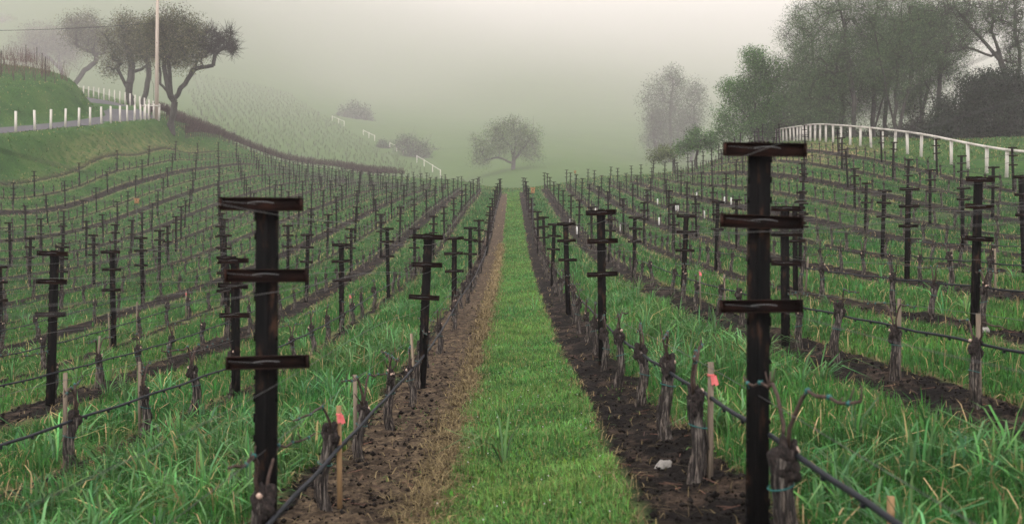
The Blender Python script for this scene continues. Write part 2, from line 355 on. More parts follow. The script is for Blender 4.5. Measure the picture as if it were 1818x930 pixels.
a = gme.attributes.new('blk', 'FLOAT', 'POINT'); a.data.foreach_set('value', in_block(XX, DD).ravel().astype(np.float32))
straw = np.exp(-((XX - 23.5) / 2.6) ** 2) * sstep(62, 68, DD) * (1 - sstep(84, 92, DD)) + .35 * np.exp(-((XX + 41) / 1.4) ** 2) * sstep(80, 95, DD) * (1 - sstep(125, 130, DD)) + .4 * sstep(14, 22, XX) * sstep(60, 90, DD) * in_block(XX, DD)
a = gme.attributes.new('straw', 'FLOAT', 'POINT'); a.data.foreach_set('value', np.clip(straw, 0, 1).ravel().astype(np.float32))
tag(link('ground', gme), kind='structure')

# road
rp = RD; T = np.gradient(rp[:, :2], axis=0); T /= np.linalg.norm(T, axis=1)[:, None]; Nn = np.stack([T[:, 1], -T[:, 0]], 1)
ASPH = simple('asphalt', [(.3, (.040, .042, .046)), (.7, (.065, .067, .072))], 1.5, .9, 0, .2, 30)
offs = [-3.1, -1.5, 0, 1.5, 3.1]; V = np.stack([np.column_stack([rp[:, 0] + Nn[:, 0] * q, rp[:, 1] + Nn[:, 1] * q, rp[:, 2] + .03 - .01 * abs(q)]) for q in offs], 1)
ii = np.arange(len(rp) * 5).reshape(-1, 5); qd = np.stack([ii[:-1, :-1], ii[:-1, 1:], ii[1:, 1:], ii[1:, :-1]], -1).reshape(-1, 4)
tag(link('road', mesh_np('road', V.reshape(-1, 3), qd, ASPH, smooth=True)), kind='structure')

# haze: the air
bx = MB(); bx.box((0, 1955, 615), (7900, 3950, 1260))
def hm(t, o):
    v = N(t, 'ShaderNodeVolumePrincipled'); v.inputs['Density'].default_value = HAZE; v.inputs['Color'].default_value = (1, .968, .968, 1); v.inputs['Anisotropy'].default_value = 0.0
    t.links.new(v.outputs[0], o.inputs['Volume'])
hb = link('haze', bx.mesh('haze', M('haze_air', hm))); tag(hb, 'pale valley fog hanging over the vineyard', kind='stuff')

# ------------------------------------------------------------------ words for labels
ONES = ['', 'first', 'second', 'third', 'fourth', 'fifth', 'sixth', 'seventh', 'eighth', 'ninth', 'tenth', 'eleventh', 'twelfth', 'thirteenth', 'fourteenth', 'fifteenth', 'sixteenth', 'seventeenth', 'eighteenth', 'nineteenth']
TENS = {2: 'twenty', 3: 'thirty', 4: 'forty', 5: 'fifty', 6: 'sixty', 7: 'seventy', 8: 'eighty', 9: 'ninety'}
TENTH = {2: 'twentieth', 3: 'thirtieth', 4: 'fortieth', 5: 'fiftieth', 6: 'sixtieth', 7: 'seventieth', 8: 'eightieth', 9: 'ninetieth'}
def ordi(n):
    if n < 20: return ONES[n]
    return TENTH[n // 10] if n % 10 == 0 else TENS[n // 10] + '-' + ONES[n % 10]

# ------------------------------------------------------------------ trellis posts
def pole_mesh(seed, parts=True):
    r = random.Random(seed); b = MB(); h = 2.0; w_ = .104
    b.box((0, 0, h / 2 - .15), (w_, .006, h + .3)); b.box((-w_ / 2 + .003, .022, h / 2 - .15), (.006, .038, h + .3)); b.box((w_ / 2 - .003, .022, h / 2 - .15), (.006, .038, h + .3))
    b.box((0, -.006, h / 2 - .15), (.03, .006, h + .28))
    z = .12
    while z < h - .03:
        for s in (-1, 1):
            if r.random() < .8: b.box((s * (w_ / 2 + .004), .004, z), (.008, .012, r.uniform(.02, .045)))
        z += .1
    for k in range(5): b.box((-w_ / 2 + .012 + k * .02, .003, h + .004), (.014, .008, .014))
    return b
def arm_mesh(seed):
    r = random.Random(seed); b = MB(); L = .41
    b.box((0, -.012, 0), (L, .004, .058)); b.box((0, -.028, .0305), (L, .034, .004)); b.box((0, -.026, -.0305), (L, .030, .004))
    for s in (-1, 1): b.box((s * (L / 2 - .006), -.030, 0), (.008, .026, .056))
    for s in (-1, 1): b.box((s * (L / 2 - .028), -.0175, .012), (.010, .007, .010))
    return b
pole_me = [pole_mesh(i).mesh('pole', POST) for i in range(3)]
arm_me = [arm_mesh(i).mesh('crossarm', ARM) for i in range(2)]
def clip_mesh():
    b = MB(); t = np.linspace(0, 1, 14)
    b.tube(np.stack([-.06 + t * .13, -.052 - .012 * np.sin(t * math.pi), .006 * np.sin(t * math.pi) + .004], 1), .0022, 5)
    b.tube(np.stack([-.185 + t * .17, -.054 + 0 * t, .012 - .014 * t], 1), .0009, 5)
    return b.mesh('wire_clip', CLIP)
clip_me = clip_mesh()
ARMZ = (1.965, 1.61, 1.195)
def far_post_mesh():
    b = MB(); b.box((0, .01, .85), (.10, .03, 2.3))
    for z in ARMZ: b.box((0, -.02, z), (.40, .03, .05))
    return b
farme = far_post_mesh().mesh('trellis_post', POST)
rows = []   # (side, index, X)
posts = []
for side in (-1, 1):
    for i in range(0, 17):
        X = side * (RW / 2 + RW * i)
        if X < -40 or X > 28.5: continue
        rows.append((side, i, X))
        for k in range(0, 21):
            D = D0 + S * k
            if D < 4 or abs(X / D) > .62 or float(in_block(X, D + .5)) < .5: continue
            posts.append((D, side, i, X, k))
posts.sort()
rown = {}
def sidew(s): return 'left' if s < 0 else 'right'
far_b = MB(); fbase = far_post_mesh()
cnt = {}
for q, (D, side, i, X, k) in enumerate(posts):
    r = random.Random(q * 7 + 1)
    x = X + r.uniform(-.03, .03); y = D + r.uniform(-.1, .1)
    if (i, k) == (0, 0): x = X + (.0 if side > 0 else -.01); y = D
    z = H(x, y); sc = 1 + r.uniform(-.08, .06)
    if (i, k) == (0, 0): sc = 1.0; 
    tilt = (r.gauss(0, .026), r.gauss(0, .024), r.uniform(-.2, .2))
    if (i, k) == (0, 0): tilt = (0, .006, .02 * side); z = -.587 * 0 + (.587 - 2.0 if side > 0 else .307 - 2.0)
    vis = abs(X / D) <= .545
    if vis: cnt[(side, i)] = cnt.get((side, i), 0) + 1
    if q >= 300:
        P = np.vstack(fbase.V) * (1, 1, sc); off = 0
        P[:, 0] += np.tan(tilt[1]) * P[:, 2]; far_b.add(P + (x, y, z), [])
        Fs = np.array(fbase.F) + far_b.n - len(P); far_b.F.extend(Fs.tolist()); far_b.K.extend(fbase.K); continue
    nth = max(cnt.get((side, i), 0), 1)
    lab = f'dark trellis post with three crossarms, {ordi(nth)} along the {ordi(i + 1)} row {sidew(side)} of the aisle'
    if not vis: lab = f'dark trellis post just beyond view beside the {ordi(i+1)} row {sidew(side)}'
    if D > 66:
        o = link('trellis_post', farme, None, (x, y, z)); o.rotation_euler = tilt; o.scale = (1, 1, sc)
        tag(o, lab, 'post', 'trellis posts in the vineyard rows'); continue
    e = thing('trellis_post', lab, 'post', (x, y, z), 0, 'trellis posts in the vineyard rows'); e.rotation_euler = tilt
    p = link('pole', pole_me[q % 3], e); p.scale = (1, 1, sc)
    for zi, az in enumerate(ARMZ):
        a_ = link('crossarm', arm_me[(q + zi) % 2], e, (r.uniform(-.012, .012), -.012, az * sc))
        a_.rotation_euler = (0, r.gauss(0, .02), 0)
        if D < 29: link('wire_clip', clip_me, a_, (0, 0, 0))
        if (i, k) == (0, 0) and side < 0: a_.location.z = (ARMZ[0] + .012, 1.626, 1.20)[zi]; a_.location.x = (-.015, .012, .02)[zi]
# end row 0 left also has a lower 4th arm position in photograph: kept at three
if far_b.n:
    tag(link('trellis_posts', far_b.mesh('trellis_posts', POST)), 'dark trellis posts in the misty far rows below the hill', 'posts', kind='stuff')

# ------------------------------------------------------------------ vines
def vine_parts(seed):
    r = random.Random(seed); rn = np.random.default_rng(seed); ht = r.uniform(.50, .60)
    n, k = 12, 14; V = []; bend = r.uniform(-.06, .06); bend2 = r.uniform(-.07, .07); ph = rn.uniform(0, 6, 5); tw = r.uniform(-2, 2)
    r0 = r.uniform(.034, .046)
    def axis(t): return np.array([bend * math.sin(t * 3.0) + .02 * math.sin(7 * t + ph[0]), bend2 * math.sin(t * 2.6), t * (ht + .06) - .06])
    for i in range(n):
        t = i / (n - 1); rad = r0 * (1.18 - .35 * t + .55 * max(0, t - .72) / .28 * .6 + .35 * max(0, .15 - t) / .15)
        for j in range(k):
            th = 2 * math.pi * j / k; f = th + tw * t
            rid = .26 * math.sin(4 * f + ph[1] + math.sin(5 * t)) + .20 * math.sin(7 * f + ph[2] + 2 * t) + rn.uniform(-.07, .07)
            c = axis(t); V.append((c[0] + rad * (1 + rid) * math.cos(th), c[1] + rad * (1 + rid) * math.sin(th), c[2]))
    b = MB(); b.add(V, [(i * k + j, i * k + (j + 1) % k, (i + 1) * k + (j + 1) % k, (i + 1) * k + j) for i in range(n - 1) for j in range(k)], (1, 1, 1))
    for q in range(20):   # loose bark strips
        th = rn.uniform(0, 6.28); t0 = rn.uniform(.05, .5); L = rn.uniform(.2, .4); pts = []
        for s in np.linspace(0, 1, 5):
            t = min(t0 + L * s, .95); c = axis(t); rr_ = r0 * (1.15 - .3 * t) + .004 + .03 * abs(s - .5) * rn.uniform(0, 1)
            pts.append((c[0] + rr_ * math.cos(th + tw * (-t) * .3), c[1] + rr_ * math.sin(th + tw * (-t) * .3), c[2]))
        b.tube(pts, (.003, .007, .008, .006, .002), 4, (1.15, 1.1, 1.05))
    trunk = b.mesh('trunk', BARK, True)
    top = axis(1.0); h = MB()
    hs_ = r0 * r.uniform(1.15, 1.5)
    h.blob(top + (0, 0, -.02), (hs_, hs_ * 1.05, hs_ * 1.5), seed, .55, 16, 14)
    for q in range(9):
        a = rn.uniform(0, 6.28); h.blob(top + np.array([math.cos(a) * hs_ * .8, math.sin(a) * hs_ * .8, rn.uniform(-.09, .05)]), (.019, .019, .026), seed + q, .5, 7, 5)
    head = h.mesh('head', HEADM, True)
    ct = MB()
    for q in range(r.choice((1, 2, 3))):
        a = rn.uniform(3.4, 6.0); p = top + np.array([math.cos(a) * hs_ * .95, math.sin(a) * hs_ * .95, rn.uniform(0, .05)])
        dv = np.array([math.cos(a), math.sin(a), .6]); dv /= np.linalg.norm(dv); rr_ = rn.uniform(.010, .019)
        ct.tube([p - dv * .01, p + dv * .014], rr_, 9)
    cuts = ct.mesh('pruning_cut', CUT)
    c = MB(); ties = []; tipz = .78
    dirs = [1, -1] if r.random() < .75 else [r.choice((1, -1))]
    for s in dirs:   # trained canes: rise, elbow, run along the wire
        L = r.uniform(.25, .55); x0 = top[0] + r.uniform(-.02, .02); pts = [(x0, top[1] + s * .02, top[2] + .02)]
        el = s * r.uniform(.06, .14)
        pts += [(x0 + r.uniform(-.02, .02), top[1] + el * .5, top[2] + (tipz - top[2]) * .45), (x0 * .6, top[1] + el, top[2] + (tipz - top[2]) * .9), (x0 * .3, top[1] + el + s * .05, tipz + .02)]
        m = 5
        for q in range(1, m + 1): pts.append((r.uniform(-.012, .012), top[1] + el + s * (.05 + L * q / m), tipz + r.uniform(-.015, .02)))
        pts = np.array(pts); rr_ = np.linspace(.011, .006, len(pts)) * r.uniform(.85, 1.2); c.tube(pts, rr_, 6)
        for q in (3, 5, 7):
            if q < len(pts) and r.random() < .85:
                d_ = pts[min(q + 1, len(pts) - 1)] - pts[q - 1]; d_ /= np.linalg.norm(d_); tg = MB(); ties.append(tg); tg.tube([pts[q] - d_ * .009, pts[q] + d_ * .009], rr_[q] + .003, 7)
                e = pts[q] + (r.uniform(-.02, .02), 0, r.uniform(-.03, .02)); tg.tube([pts[q], e], .0022, 4)
        for q in range(3):
            w0 = pts[r.randrange(3, len(pts))]; c.tube([w0, w0 + (r.uniform(-.02, .02), r.uniform(-.02, .02), r.uniform(.02, .07))], (.005, .003), 5)
    for q in range(r.choice((0, 1, 2))):   # spur stubs and thin whips
        a = rn.uniform(0, 6.28); w0 = top + (0, 0, .02); L = r.uniform(.08, .28)
        c.tube([w0, w0 + np.array([math.cos(a) * .06, math.sin(a) * .06, L * .5]), w0 + np.array([math.cos(a) * .10, math.sin(a) * .13, L])], (.010, .007, .004), 5)
    cane = c.mesh('cane', CANE, True)
    th = np.linspace(0, 2 * math.pi, 15); tz = r.uniform(.66, .8); tg = MB(); cc = axis(tz); tr = r0 * 1.18 + .006
    tg.tube(np.stack([cc[0] + tr * np.cos(th) * 1.1, cc[1] + tr * np.sin(th), cc[2] + .012 * np.cos(th)], 1), .0035, 5)
    tie = tg.mesh('plastic_tie', TIE); tms = [t_.mesh('plastic_tie', TIE) for t_ in ties]
    return [('trunk', trunk), ('head', head), ('pruning_cut', cuts), ('cane', cane), ('plastic_tie', tie), ('_ties', tms)]
VAR = [vine_parts(100 + q) for q in range(9)]
def far_vine():
    b = MB(); b.tube([(0, 0, -.1), (.02, .01, .25), (0, 0, .55)], (.055, .042, .048), 6, (.7, .66, .64)); b.blob((0, 0, .57), (.07, .07, .075), 3, .5, 6, 4, (.3, .28, .28))
    b.tube([(0, 0, .6), (0, .07, .76), (0, .35, .79)], (.012, .01, .008), 4, (.4, .33, .3)); b.tube([(0, 0, .6), (0, -.07, .76), (0, -.35, .79)], (.012, .01, .008), 4, (.4, .33, .3))
    return b
fv = far_vine(); fvV = np.vstack(fv.V); fvC = np.vstack(fv.Cc)
vines = []
for side, i, X in rows:
    j = 0
    while True:
        D = (4.4 if side > 0 else 4.72) + VS * j; j += 1
        if D > 162: break
        if abs(X / D) > .60 or float(in_block(X, D + .3)) < .5: continue
        vines.append((D + random.Random(j * 31 + i).uniform(-.1, .1), side, i, X))
vines.sort(); cnt = {}; outc = {}; fb = {'F': [], 'K': []}; fV = []; fC = []; fn = 0; singles = []; nsing = 0
for q, (D, side, i, X) in enumerate(vines):
    r = random.Random(q * 13 + 5)
    if r.random() < .04 and D > 14: continue
    x = X + r.uniform(-.05, .05)
    vis = abs(X / D) <= .55
    if vis: cnt[(side, i)] = cnt.get((side, i), 0) + 1
    if nsing >= 300:
        z = H(x, D); s = r.uniform(.85, 1.15); a = r.uniform(0, 6.28); P = fvV * (1, 1, s); P = P + (x, D, z)
        fV.append(P); fC.append(fvC); fb['F'].append(np.array(fv.F) + fn); fb['K'].append(fv.K); fn += len(P); continue
    z = H(x, D) - .01; nth = max(cnt.get((side, i), 0), 1)
    kind = r.choice(('gnarled pruned grapevine', 'shaggy barked grapevine stump', 'knotted bare grapevine'))
    lab = f'{kind}, {ordi(nth)} along the {ordi(i + 1)} row {sidew(side)} of the aisle'
    if not vis:
        outc[(side, i)] = outc.get((side, i), 0) + 1; lab = f'{kind}, {ordi(outc[(side, i)])} cut off by the frame in the {ordi(i+1)} row {sidew(side)}'
    e = thing('grapevine', lab, 'grapevine', (x, D, z), r.uniform(-.35, .35) + (math.pi if r.random() < .5 else 0), 'pruned grapevines in the rows')
    sc = r.uniform(.9, 1.12); e.scale = (sc * .88, sc * .85, sc * (1.0 if side > 0 else .95))
    v = VAR[q % 9]
    for nm, me in v:
        if D > 26 and nm in ('pruning_cut', 'plastic_tie', '_ties'): continue
        if nm == '_ties':
            for t_ in me: link('plastic_tie', t_, lastc)
            continue
        lastc_ = link(nm, me, e)
        if nm == 'cane': lastc = lastc_
    if vis: singles.append((D, side, i, x, z, e, nth))
    nsing += 1
FV = mesh_np('grapevines', np.vstack(fV), np.concatenate(fb['F']), BARK, np.vstack(fC), False, np.concatenate(fb['K']))
tag(link('grapevines', FV), 'pruned grapevines standing in the farther rows', 'grapevines', kind='stuff')

# stakes beside some of the near vines
def stake_mesh(seed, col):
    b = MB(); r = random.Random(seed); b.box((0, 0, .40), (.030, .026, .96), r.uniform(-.3, .3), .96, col); return b.mesh('stake', STAKE)
STK = [stake_mesh(1, (1, .95, .85)), stake_mesh(2, (.75, .72, .68)), stake_mesh(3, (1.15, .88, .55))]
def tape_mesh():
    b = MB(); b.box((0, 0, .0), (.036, .032, .014)); b.add([(-.012, -.022, 0), (.010, -.024, 0), (.014, -.03, -.055), (-.004, -.026, -.065)], [(0, 1, 2, 3)]); b.add([(0, -.022, 0), (.03, -.018, 0), (.045, -.024, -.06), (.02, -.03, -.07)], [(0, 1, 2, 3)])
    return b.mesh('flagging_tape', TAPE)
tpm = tape_mesh()
nst = 0
for D, side, i, x, z, e, nth in singles:
    r = random.Random(int(D * 1000) + i * 17 + side)
    force = (side < 0 and i == 0 and 5.8 < D < 8.6) or (side > 0 and i == 0 and 5.6 < D < 6.6) or (side < 0 and i == 1 and D < 10) or (side > 0 and i == 1 and D < 10)
    if not force and (r.random() > .15 or D > 30): continue
    m = STK[2] if (side < 0 and i == 0 and D < 7) else STK[r.choice((0, 1, 1))]
    tape = r.random() < .4 or (side > 0 and i == 0 and D < 7) or (side < 0 and i == 0 and D < 7)
    s = thing('vine_stake', f'{"pink taped" if tape else "plain"} wooden stake tied by the {ordi(nth)} vine of the {ordi(i + 1)} row {sidew(side)}', 'stake', (x + (.085 * side if not (side < 0 and i == 0 and D < 7) else .055), D + r.uniform(.03, .08), z - .05), r.uniform(-.3, .3), 'wooden stakes beside the grapevines')
    s.rotation_euler = (r.gauss(0, .03), r.gauss(0, .03), s.rotation_euler[2]); link('shaft', m, s)
    s.scale = (1, 1, r.uniform(.9, 1.05))
    if tape: link('flagging_tape', tpm, s, (0, 0, r.uniform(.78, .86)))
s = thing('vine_stake', 'short orange brown wooden stake in the grass at the bottom right corner', 'stake', (1.96, 4.95, H(1.96, 4.95) - .35), .1, 'wooden stakes beside the grapevines'); link('shaft', STK[2], s); s.location = (1.78, 4.5, -1.98)

# ------------------------------------------------------------------ drip hoses and wires, one per row
RZ = {}
for side, i, X in rows:
    dend = float(np.interp(X, [-42, -39, -28, -15.6, -9, -1.3, 3, 29], [150, 152, 160, 140, 125, 106, 108, 111]))
    d0 = max(1.2, abs(X) / .66); 
    if X > 24.5: d0 = 100
    yy = [d0]
    while yy[-1] < dend - 1: yy.append(yy[-1] + max(.4, yy[-1] * .018))
    yy = np.array(yy); zz = hz(np.full(len(yy), X), yy, False); rr_ = random.Random(i * 5 + side)
    hgt = .56 if side > 0 else .46
    sag = .007 * np.sin(yy * 2 * math.pi / VS + 1) + .012 * np.sin(yy * .5 + i)
    b = MB(); xo = -.055 if side < 0 else .05
    if side < 0: xo = .07
    b.tube(np.stack([X + xo + .012 * np.sin(yy * .5 + i), yy, zz + hgt + sag], 1), .0125 if i else .0135, 7)
    k = d0 + .3
    while k < min(26, dend):   # drip emitters
        zk = float(np.interp(k, yy, zz + hgt + sag)); b.box((X + xo + .012 * math.sin(k * .5 + i), k, zk - .018), (.016, .024, .022)); k += .45
    hn = f'black drip hose strung along the {ordi(i + 1)} vine row {sidew(side)} of the aisle'
    tag(link('drip_hose', b.mesh('drip_hose', HOSE, True)), hn, 'hose', 'drip hoses along the vine rows')
    wire_list = [('fruiting wire at vine head height', .775, 0, .0022)]
    if i <= 4: wire_list += [('thin upper catch wire', 1.93, -.18, .0016), ('thin upper outer catch wire', 1.93, .18, .0016), ('thin middle catch wire', 1.59, -.18, .0016), ('thin middle outer catch wire', 1.59, .18, .0016), ('thin lower catch wire', 1.18, .18, .0016)]
    for nm, hh, xo2, rad in wire_list:
        b = MB(); sg = .03 * np.sin(yy * 2 * math.pi / S * 1.0 + 2) * (1 if hh > 1 else .3)
        nmax = len(yy) if hh < 1 else int(np.searchsorted(yy, 36)); nmax = max(nmax, 3)
        b.tube(np.stack([np.full(nmax, X + xo2), yy[:nmax], (zz + hh + sg)[:nmax]], 1), rad, 4)
        tag(link('trellis_wire', b.mesh('trellis_wire', WIRE)), f'{nm} on the {ordi(i + 1)} row {sidew(side)} of the aisle', 'wire', 'trellis wires along the rows')

# ------------------------------------------------------------------ grass
def blades(name, X, D, h, w, cols, lean=.5, seg=3, mat=GRASS, zoff=-.01, label=None, cat='grass', kind='stuff', az=None):
    n = len(X); r = np.random.default_rng(len(X)); Z = hz(X, D) + zoff
    az = r.uniform(0, 2 * math.pi, n) if az is None else az; fa = az + math.pi / 2 + r.normal(0, .5, n)
    ln = np.abs(r.normal(lean, lean * .6, n)) * h
    c, s = np.cos(az), np.sin(az); fc, fs = np.cos(fa) * w / 2, np.sin(fa) * w / 2
    P = np.stack([X, D, Z], 1); rows_ = []
    ts = {2: [0, .55], 3: [0, .4, .75], 1: [0]}[seg]; prof = {2: [1, .75], 3: [.8, 1, .7], 1: [1]}[seg]
    for t, wp in zip(ts, prof):
        cen = P + np.stack([c * ln * t ** 2, s * ln * t ** 2, h * (t - .35 * np.minimum(ln / h, 1.3) * t ** 3)], 1); d = np.stack([fc * wp, fs * wp, 0 * fc], 1)
        rows_ += [cen - d, cen + d]
    tip = P + np.stack([c * ln, s * ln, h * (1 - .35 * np.minimum(ln / h, 1.3) * 1.35)], 1); rows_.append(tip)
    m = len(rows_); V = np.stack(rows_, 1).reshape(-1, 3); base = (np.arange(n) * m)[:, None]
    tri = []
    for q in range(len(ts) - 1): tri += [(2 * q, 2 * q + 1, 2 * q + 3), (2 * q, 2 * q + 3, 2 * q + 2)]
    tri.append((2 * (len(ts) - 1), 2 * (len(ts) - 1) + 1, m - 1))
    Fc = (base[:, :, None] + np.array(tri)[None]).reshape(-1, 3)
    me = mesh_np(name, V, Fc, mat, np.repeat(cols, m, 0))
    return tag(link(name, me), label, cat, kind=kind)
def scatter(n, D1, D2, p=1.0, margin=1.2):
    """points between two distances, density falling with distance"""
    u = rng.uniform(0, 1, n); D = D1 * (D2 / D1) ** (u ** p); X = rng.uniform(-1, 1, n) * (.56 * D + margin); return X, D
def greens(n, base, var=.25, yellow=.06, X=None, D=None):
    b = np.array(base)[None] * (1 + rng.normal(0, var, (n, 1))); b *= 1 + rng.normal(0, .13, (n, 3))
    if X is not None: b = b * (.45 + 1.1 * fbm(X * .9, D * .9, 4, 21))[:, None] * (1 + .35 * (fbm(X * .25, D * .25, 2, 5)[:, None] - .5) * np.array([[2.2, .6, .2]]))
    y = rng.uniform(0, 1, n) < yellow; b[y] = np.array([.30, .25, .11]) * rng.uniform(.6, 1.3, (y.sum(), 1))
    return np.clip(b, .008, .6)
G1 = (.046, .132, .030); G2 = (.055, .125, .035); G3 = (.085, .15, .06)
def keep(X, D, m): return X[m], D[m]
# the mown strip of the centre aisle
n = 150000; D = 4.2 * (108 / 4.2) ** (rng.uniform(0, 1, n) ** 1.25); X = rng.uniform(-.7, 1.0, n)
X, D = keep(X, D, soil_w(X, D) < rng.uniform(.2, .6, n)); n = len(X)
nz = fbm(X * 3, D * 3, 3, 31); h = (.025 + .17 * nz ** 2.2 + .0006 * D) * rng.uniform(.6, 1.5, n) * 1.0
blades('aisle_grass', X, D, h, .0035 + .00035 * D, greens(n, (.110, .225, .055), .36, .08, X * 2.5, D * 2.5), .6, 2, label='short green mown grass strip down the middle aisle')
# taller grass between the rows, near
def inter(X): return np.abs(X / RW - np.floor(X / RW) - .5) * RW
n = 190000; X, D = scatter(n, 3.6, 34, .85)
d = inter(X); sl = soil_w(X, D); out_ = np.abs(X) > 1.25
X, D = keep(X, D, out_ & (sl < rng.uniform(.15, .75, n)) & (d > .12)); n = len(X)
nz = fbm(X * .8, D * .8, 3, 41); first = (np.abs(X) > 1.4) & (np.abs(X) < 3.6)
h = np.where(first, .10 + .22 * nz, .07 + .16 * nz) * rng.uniform(.5, 1.4, n)
blades('row_grass', X, D, h, .005 + .0005 * D, greens(n, G1, .28, .05, X, D), .55, 2, label='green grass growing between the vine rows')
# long lush cereal-like blades in the first gaps
n = 9000; X, D = scatter(n, 3.3, 40, .8, 2)
sel = ((np.abs(X) > 1.6) & (np.abs(X) < 3.4)) | (np.abs(X) < .6) & (rng.uniform(0, 1, n) < .015) | (rng.uniform(0, 1, n) < .16) & (np.abs(X) > 3.9)
X, D = keep(X, D, sel & (soil_w(X, D) < .35) & (fbm(X * .9, D * .9, 2, 55) > rng.uniform(.25, .5, n))); n = len(X); K = 12
th_ = rng.uniform(.18, .60, n) * (.55 + .9 * fbm(X * .7, D * .7, 2, 77)); sd_ = rng.uniform(.7, 1.3, (n, 1)); az = rng.uniform(0, 6.283, n * K)
Xt, Dt = np.repeat(X, K) + np.cos(az) * rng.uniform(0, .05, n * K), np.repeat(D, K) + np.sin(az) * rng.uniform(0, .05, n * K)
h = np.repeat(th_, K) * rng.uniform(.55, 1.15, n * K); cs = greens(n * K, (.090, .195, .066), .22, .04, Xt, Dt) * np.repeat(sd_, K, 0)
blades('tall_grass', Xt, Dt, h, rng.uniform(.009, .020, n * K) + .0002 * Dt, cs, .8, 3, label='tall lush grass tufts between the first rows', az=az)
n = 26000; X, D = scatter(n, 3.3, 26, .8, 2); X, D = keep(X, D, ((np.abs(X) > 1.45) | (rng.uniform(0, 1, n) < .55)) & (soil_w(X, D) < .5)); n = len(X)   # low broad weeds
blades('low_weeds', X, D, rng.uniform(.03, .09, n), rng.uniform(.018, .035, n), greens(n, (.060, .140, .020), .3, .02, X, D), 1.3, 2, label='low broad leaved weeds under the grass', cat='weeds')
# dry bent blades and straw at the soil edges
n = 150000; X, D = scatter(n, 3.6, 125, .9); sl = soil_w(X, D)
X, D = keep(X, D, ((sl > .05) & (sl < .95) | (rng.uniform(0, 1, n) < .05) & (in_block(X, D) > .5)) & ~((np.abs(X) < .5) & (rng.uniform(0, 1, n) < .6))); n = len(X)
X = np.r_[X, np.clip(rng.normal(-.56, .11, 11000), -.95, -.3)]; D = np.r_[D, 4.2 * (50 / 4.2) ** rng.uniform(0, 1, 11000)]; n = len(X)
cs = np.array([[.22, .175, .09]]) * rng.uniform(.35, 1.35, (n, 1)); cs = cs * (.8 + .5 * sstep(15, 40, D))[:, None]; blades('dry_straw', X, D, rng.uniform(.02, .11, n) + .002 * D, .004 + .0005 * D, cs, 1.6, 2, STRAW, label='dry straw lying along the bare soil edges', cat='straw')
# weeds and prunings on the bare soil
n = 26000; X, D = scatter(n, 3.6, 30, .8); X, D = keep(X, D, (soil_w(X, D) > .6) & (fbm(X * 2.2, D * 2.2, 3, 91) > .56)); n = len(X)
blades('soil_weeds', X, D, rng.uniform(.02, .07, n), rng.uniform(.005, .012, n), greens(n, (.06, .14, .03), .3, .3), 1., 2, label='sparse small weeds sprouting on the bare soil', cat='weeds')
n = 1100; X, D = scatter(n, 3.8, 24, .8); X, D = keep(X, D, (soil_w(X, D) > .5)); n = len(X); Z = hz(X, D); a_ = rng.uniform(0, 6.28, n); L_ = rng.uniform(.03, .16, n); tb = MB()
tb.frusta(np.stack([X, D, Z + .008], 1), np.stack([X + np.cos(a_) * L_, D + np.sin(a_) * L_, Z + rng.uniform(.008, .03, n)], 1), np.full(n, .004), np.full(n, .0025), 4, np.array([[1.2, .95, .8]]).repeat(n * 8, 0) * rng.uniform(.5, 3., (n, 1)).repeat(8, 0))
tag(link('pruned_twigs', tb.mesh('pruned_twigs', CANE)), 'broken pruned twigs scattered on the soil', 'twigs', kind='stuff')
# tan dead blades standing in the tall grass
n = 5500; X, D = scatter(n, 3.4, 60, .8); X, D = keep(X, D, (np.abs(X) > 1.5) & (soil_w(X, D) < .6)); n = len(X)
cs = np.array([[.33, .25, .13]]) * rng.uniform(.6, 1.25, (n, 1)); blades('dead_grass', X, D, rng.uniform(.14, .34, n), rng.uniform(.006, .010, n) + .0002 * D, cs, .9, 3, STRAW, label='tan dead blades bent over in the green grass')
# mid and far grass clumps
n = 260000; X, D = scatter(n, 30, 160, .8, 2)
X, D = keep(X, D, (soil_w(X, D) < rng.uniform(.2, .8, n)) & (in_block(X, D) > .5)); n = len(X)
nz = fbm(X * .5, D * .5, 3, 61); h = (.10 + .22 * nz) * rng.uniform(.5, 1.4, n); h = np.where(np.abs(X) < 1.2, h * .3, h)
blades('far_row_grass', X, D, h, .012 + .0007 * D, greens(n, (.034, .105, .028), .38, .05, X * .5, D * .5), .5, 1, label='green grass covering the rising vineyard rows')
n = 150000; X, D = scatter(n, 58, 215, .8, 2); s, zr = road_info(X, D); 
m = (in_block(X, D) < .5) & (np.abs(s) > 3.3); X, D = keep(X, D, m); n = len(X)
blades('bank_grass', X, D, rng.uniform(.08, .30, n), .03 + .0006 * D, greens(n, (.066, .125, .036), .3, .12, X * .3, D * .3), .6, 1, label='rough green grass on the banks and beyond the fence')
# clover flowers
n = 260; X, D = np.r_[rng.uniform(-.5, .8, 110), rng.uniform(-9, 9, 150)], np.r_[5 * (30 / 5) ** rng.uniform(0, 1, 110), 6 * (30 / 6) ** rng.uniform(0, 1, 150)]
X, D = keep(X, D, soil_w(X, D) < .3); fbm_ = MB(); Z = hz(X, D)
for q in range(len(X)): fbm_.blob((X[q], D[q], Z[q] + rng.uniform(.05, .11)), (.005, .005, .0045), q, .2, 5, 3, (1, 1, 1))
tag(link('clover_flowers', fbm_.mesh('clover_flowers', GTUBE)), 'tiny white clover flowers dotted in the grass', 'flowers', kind='stuff')
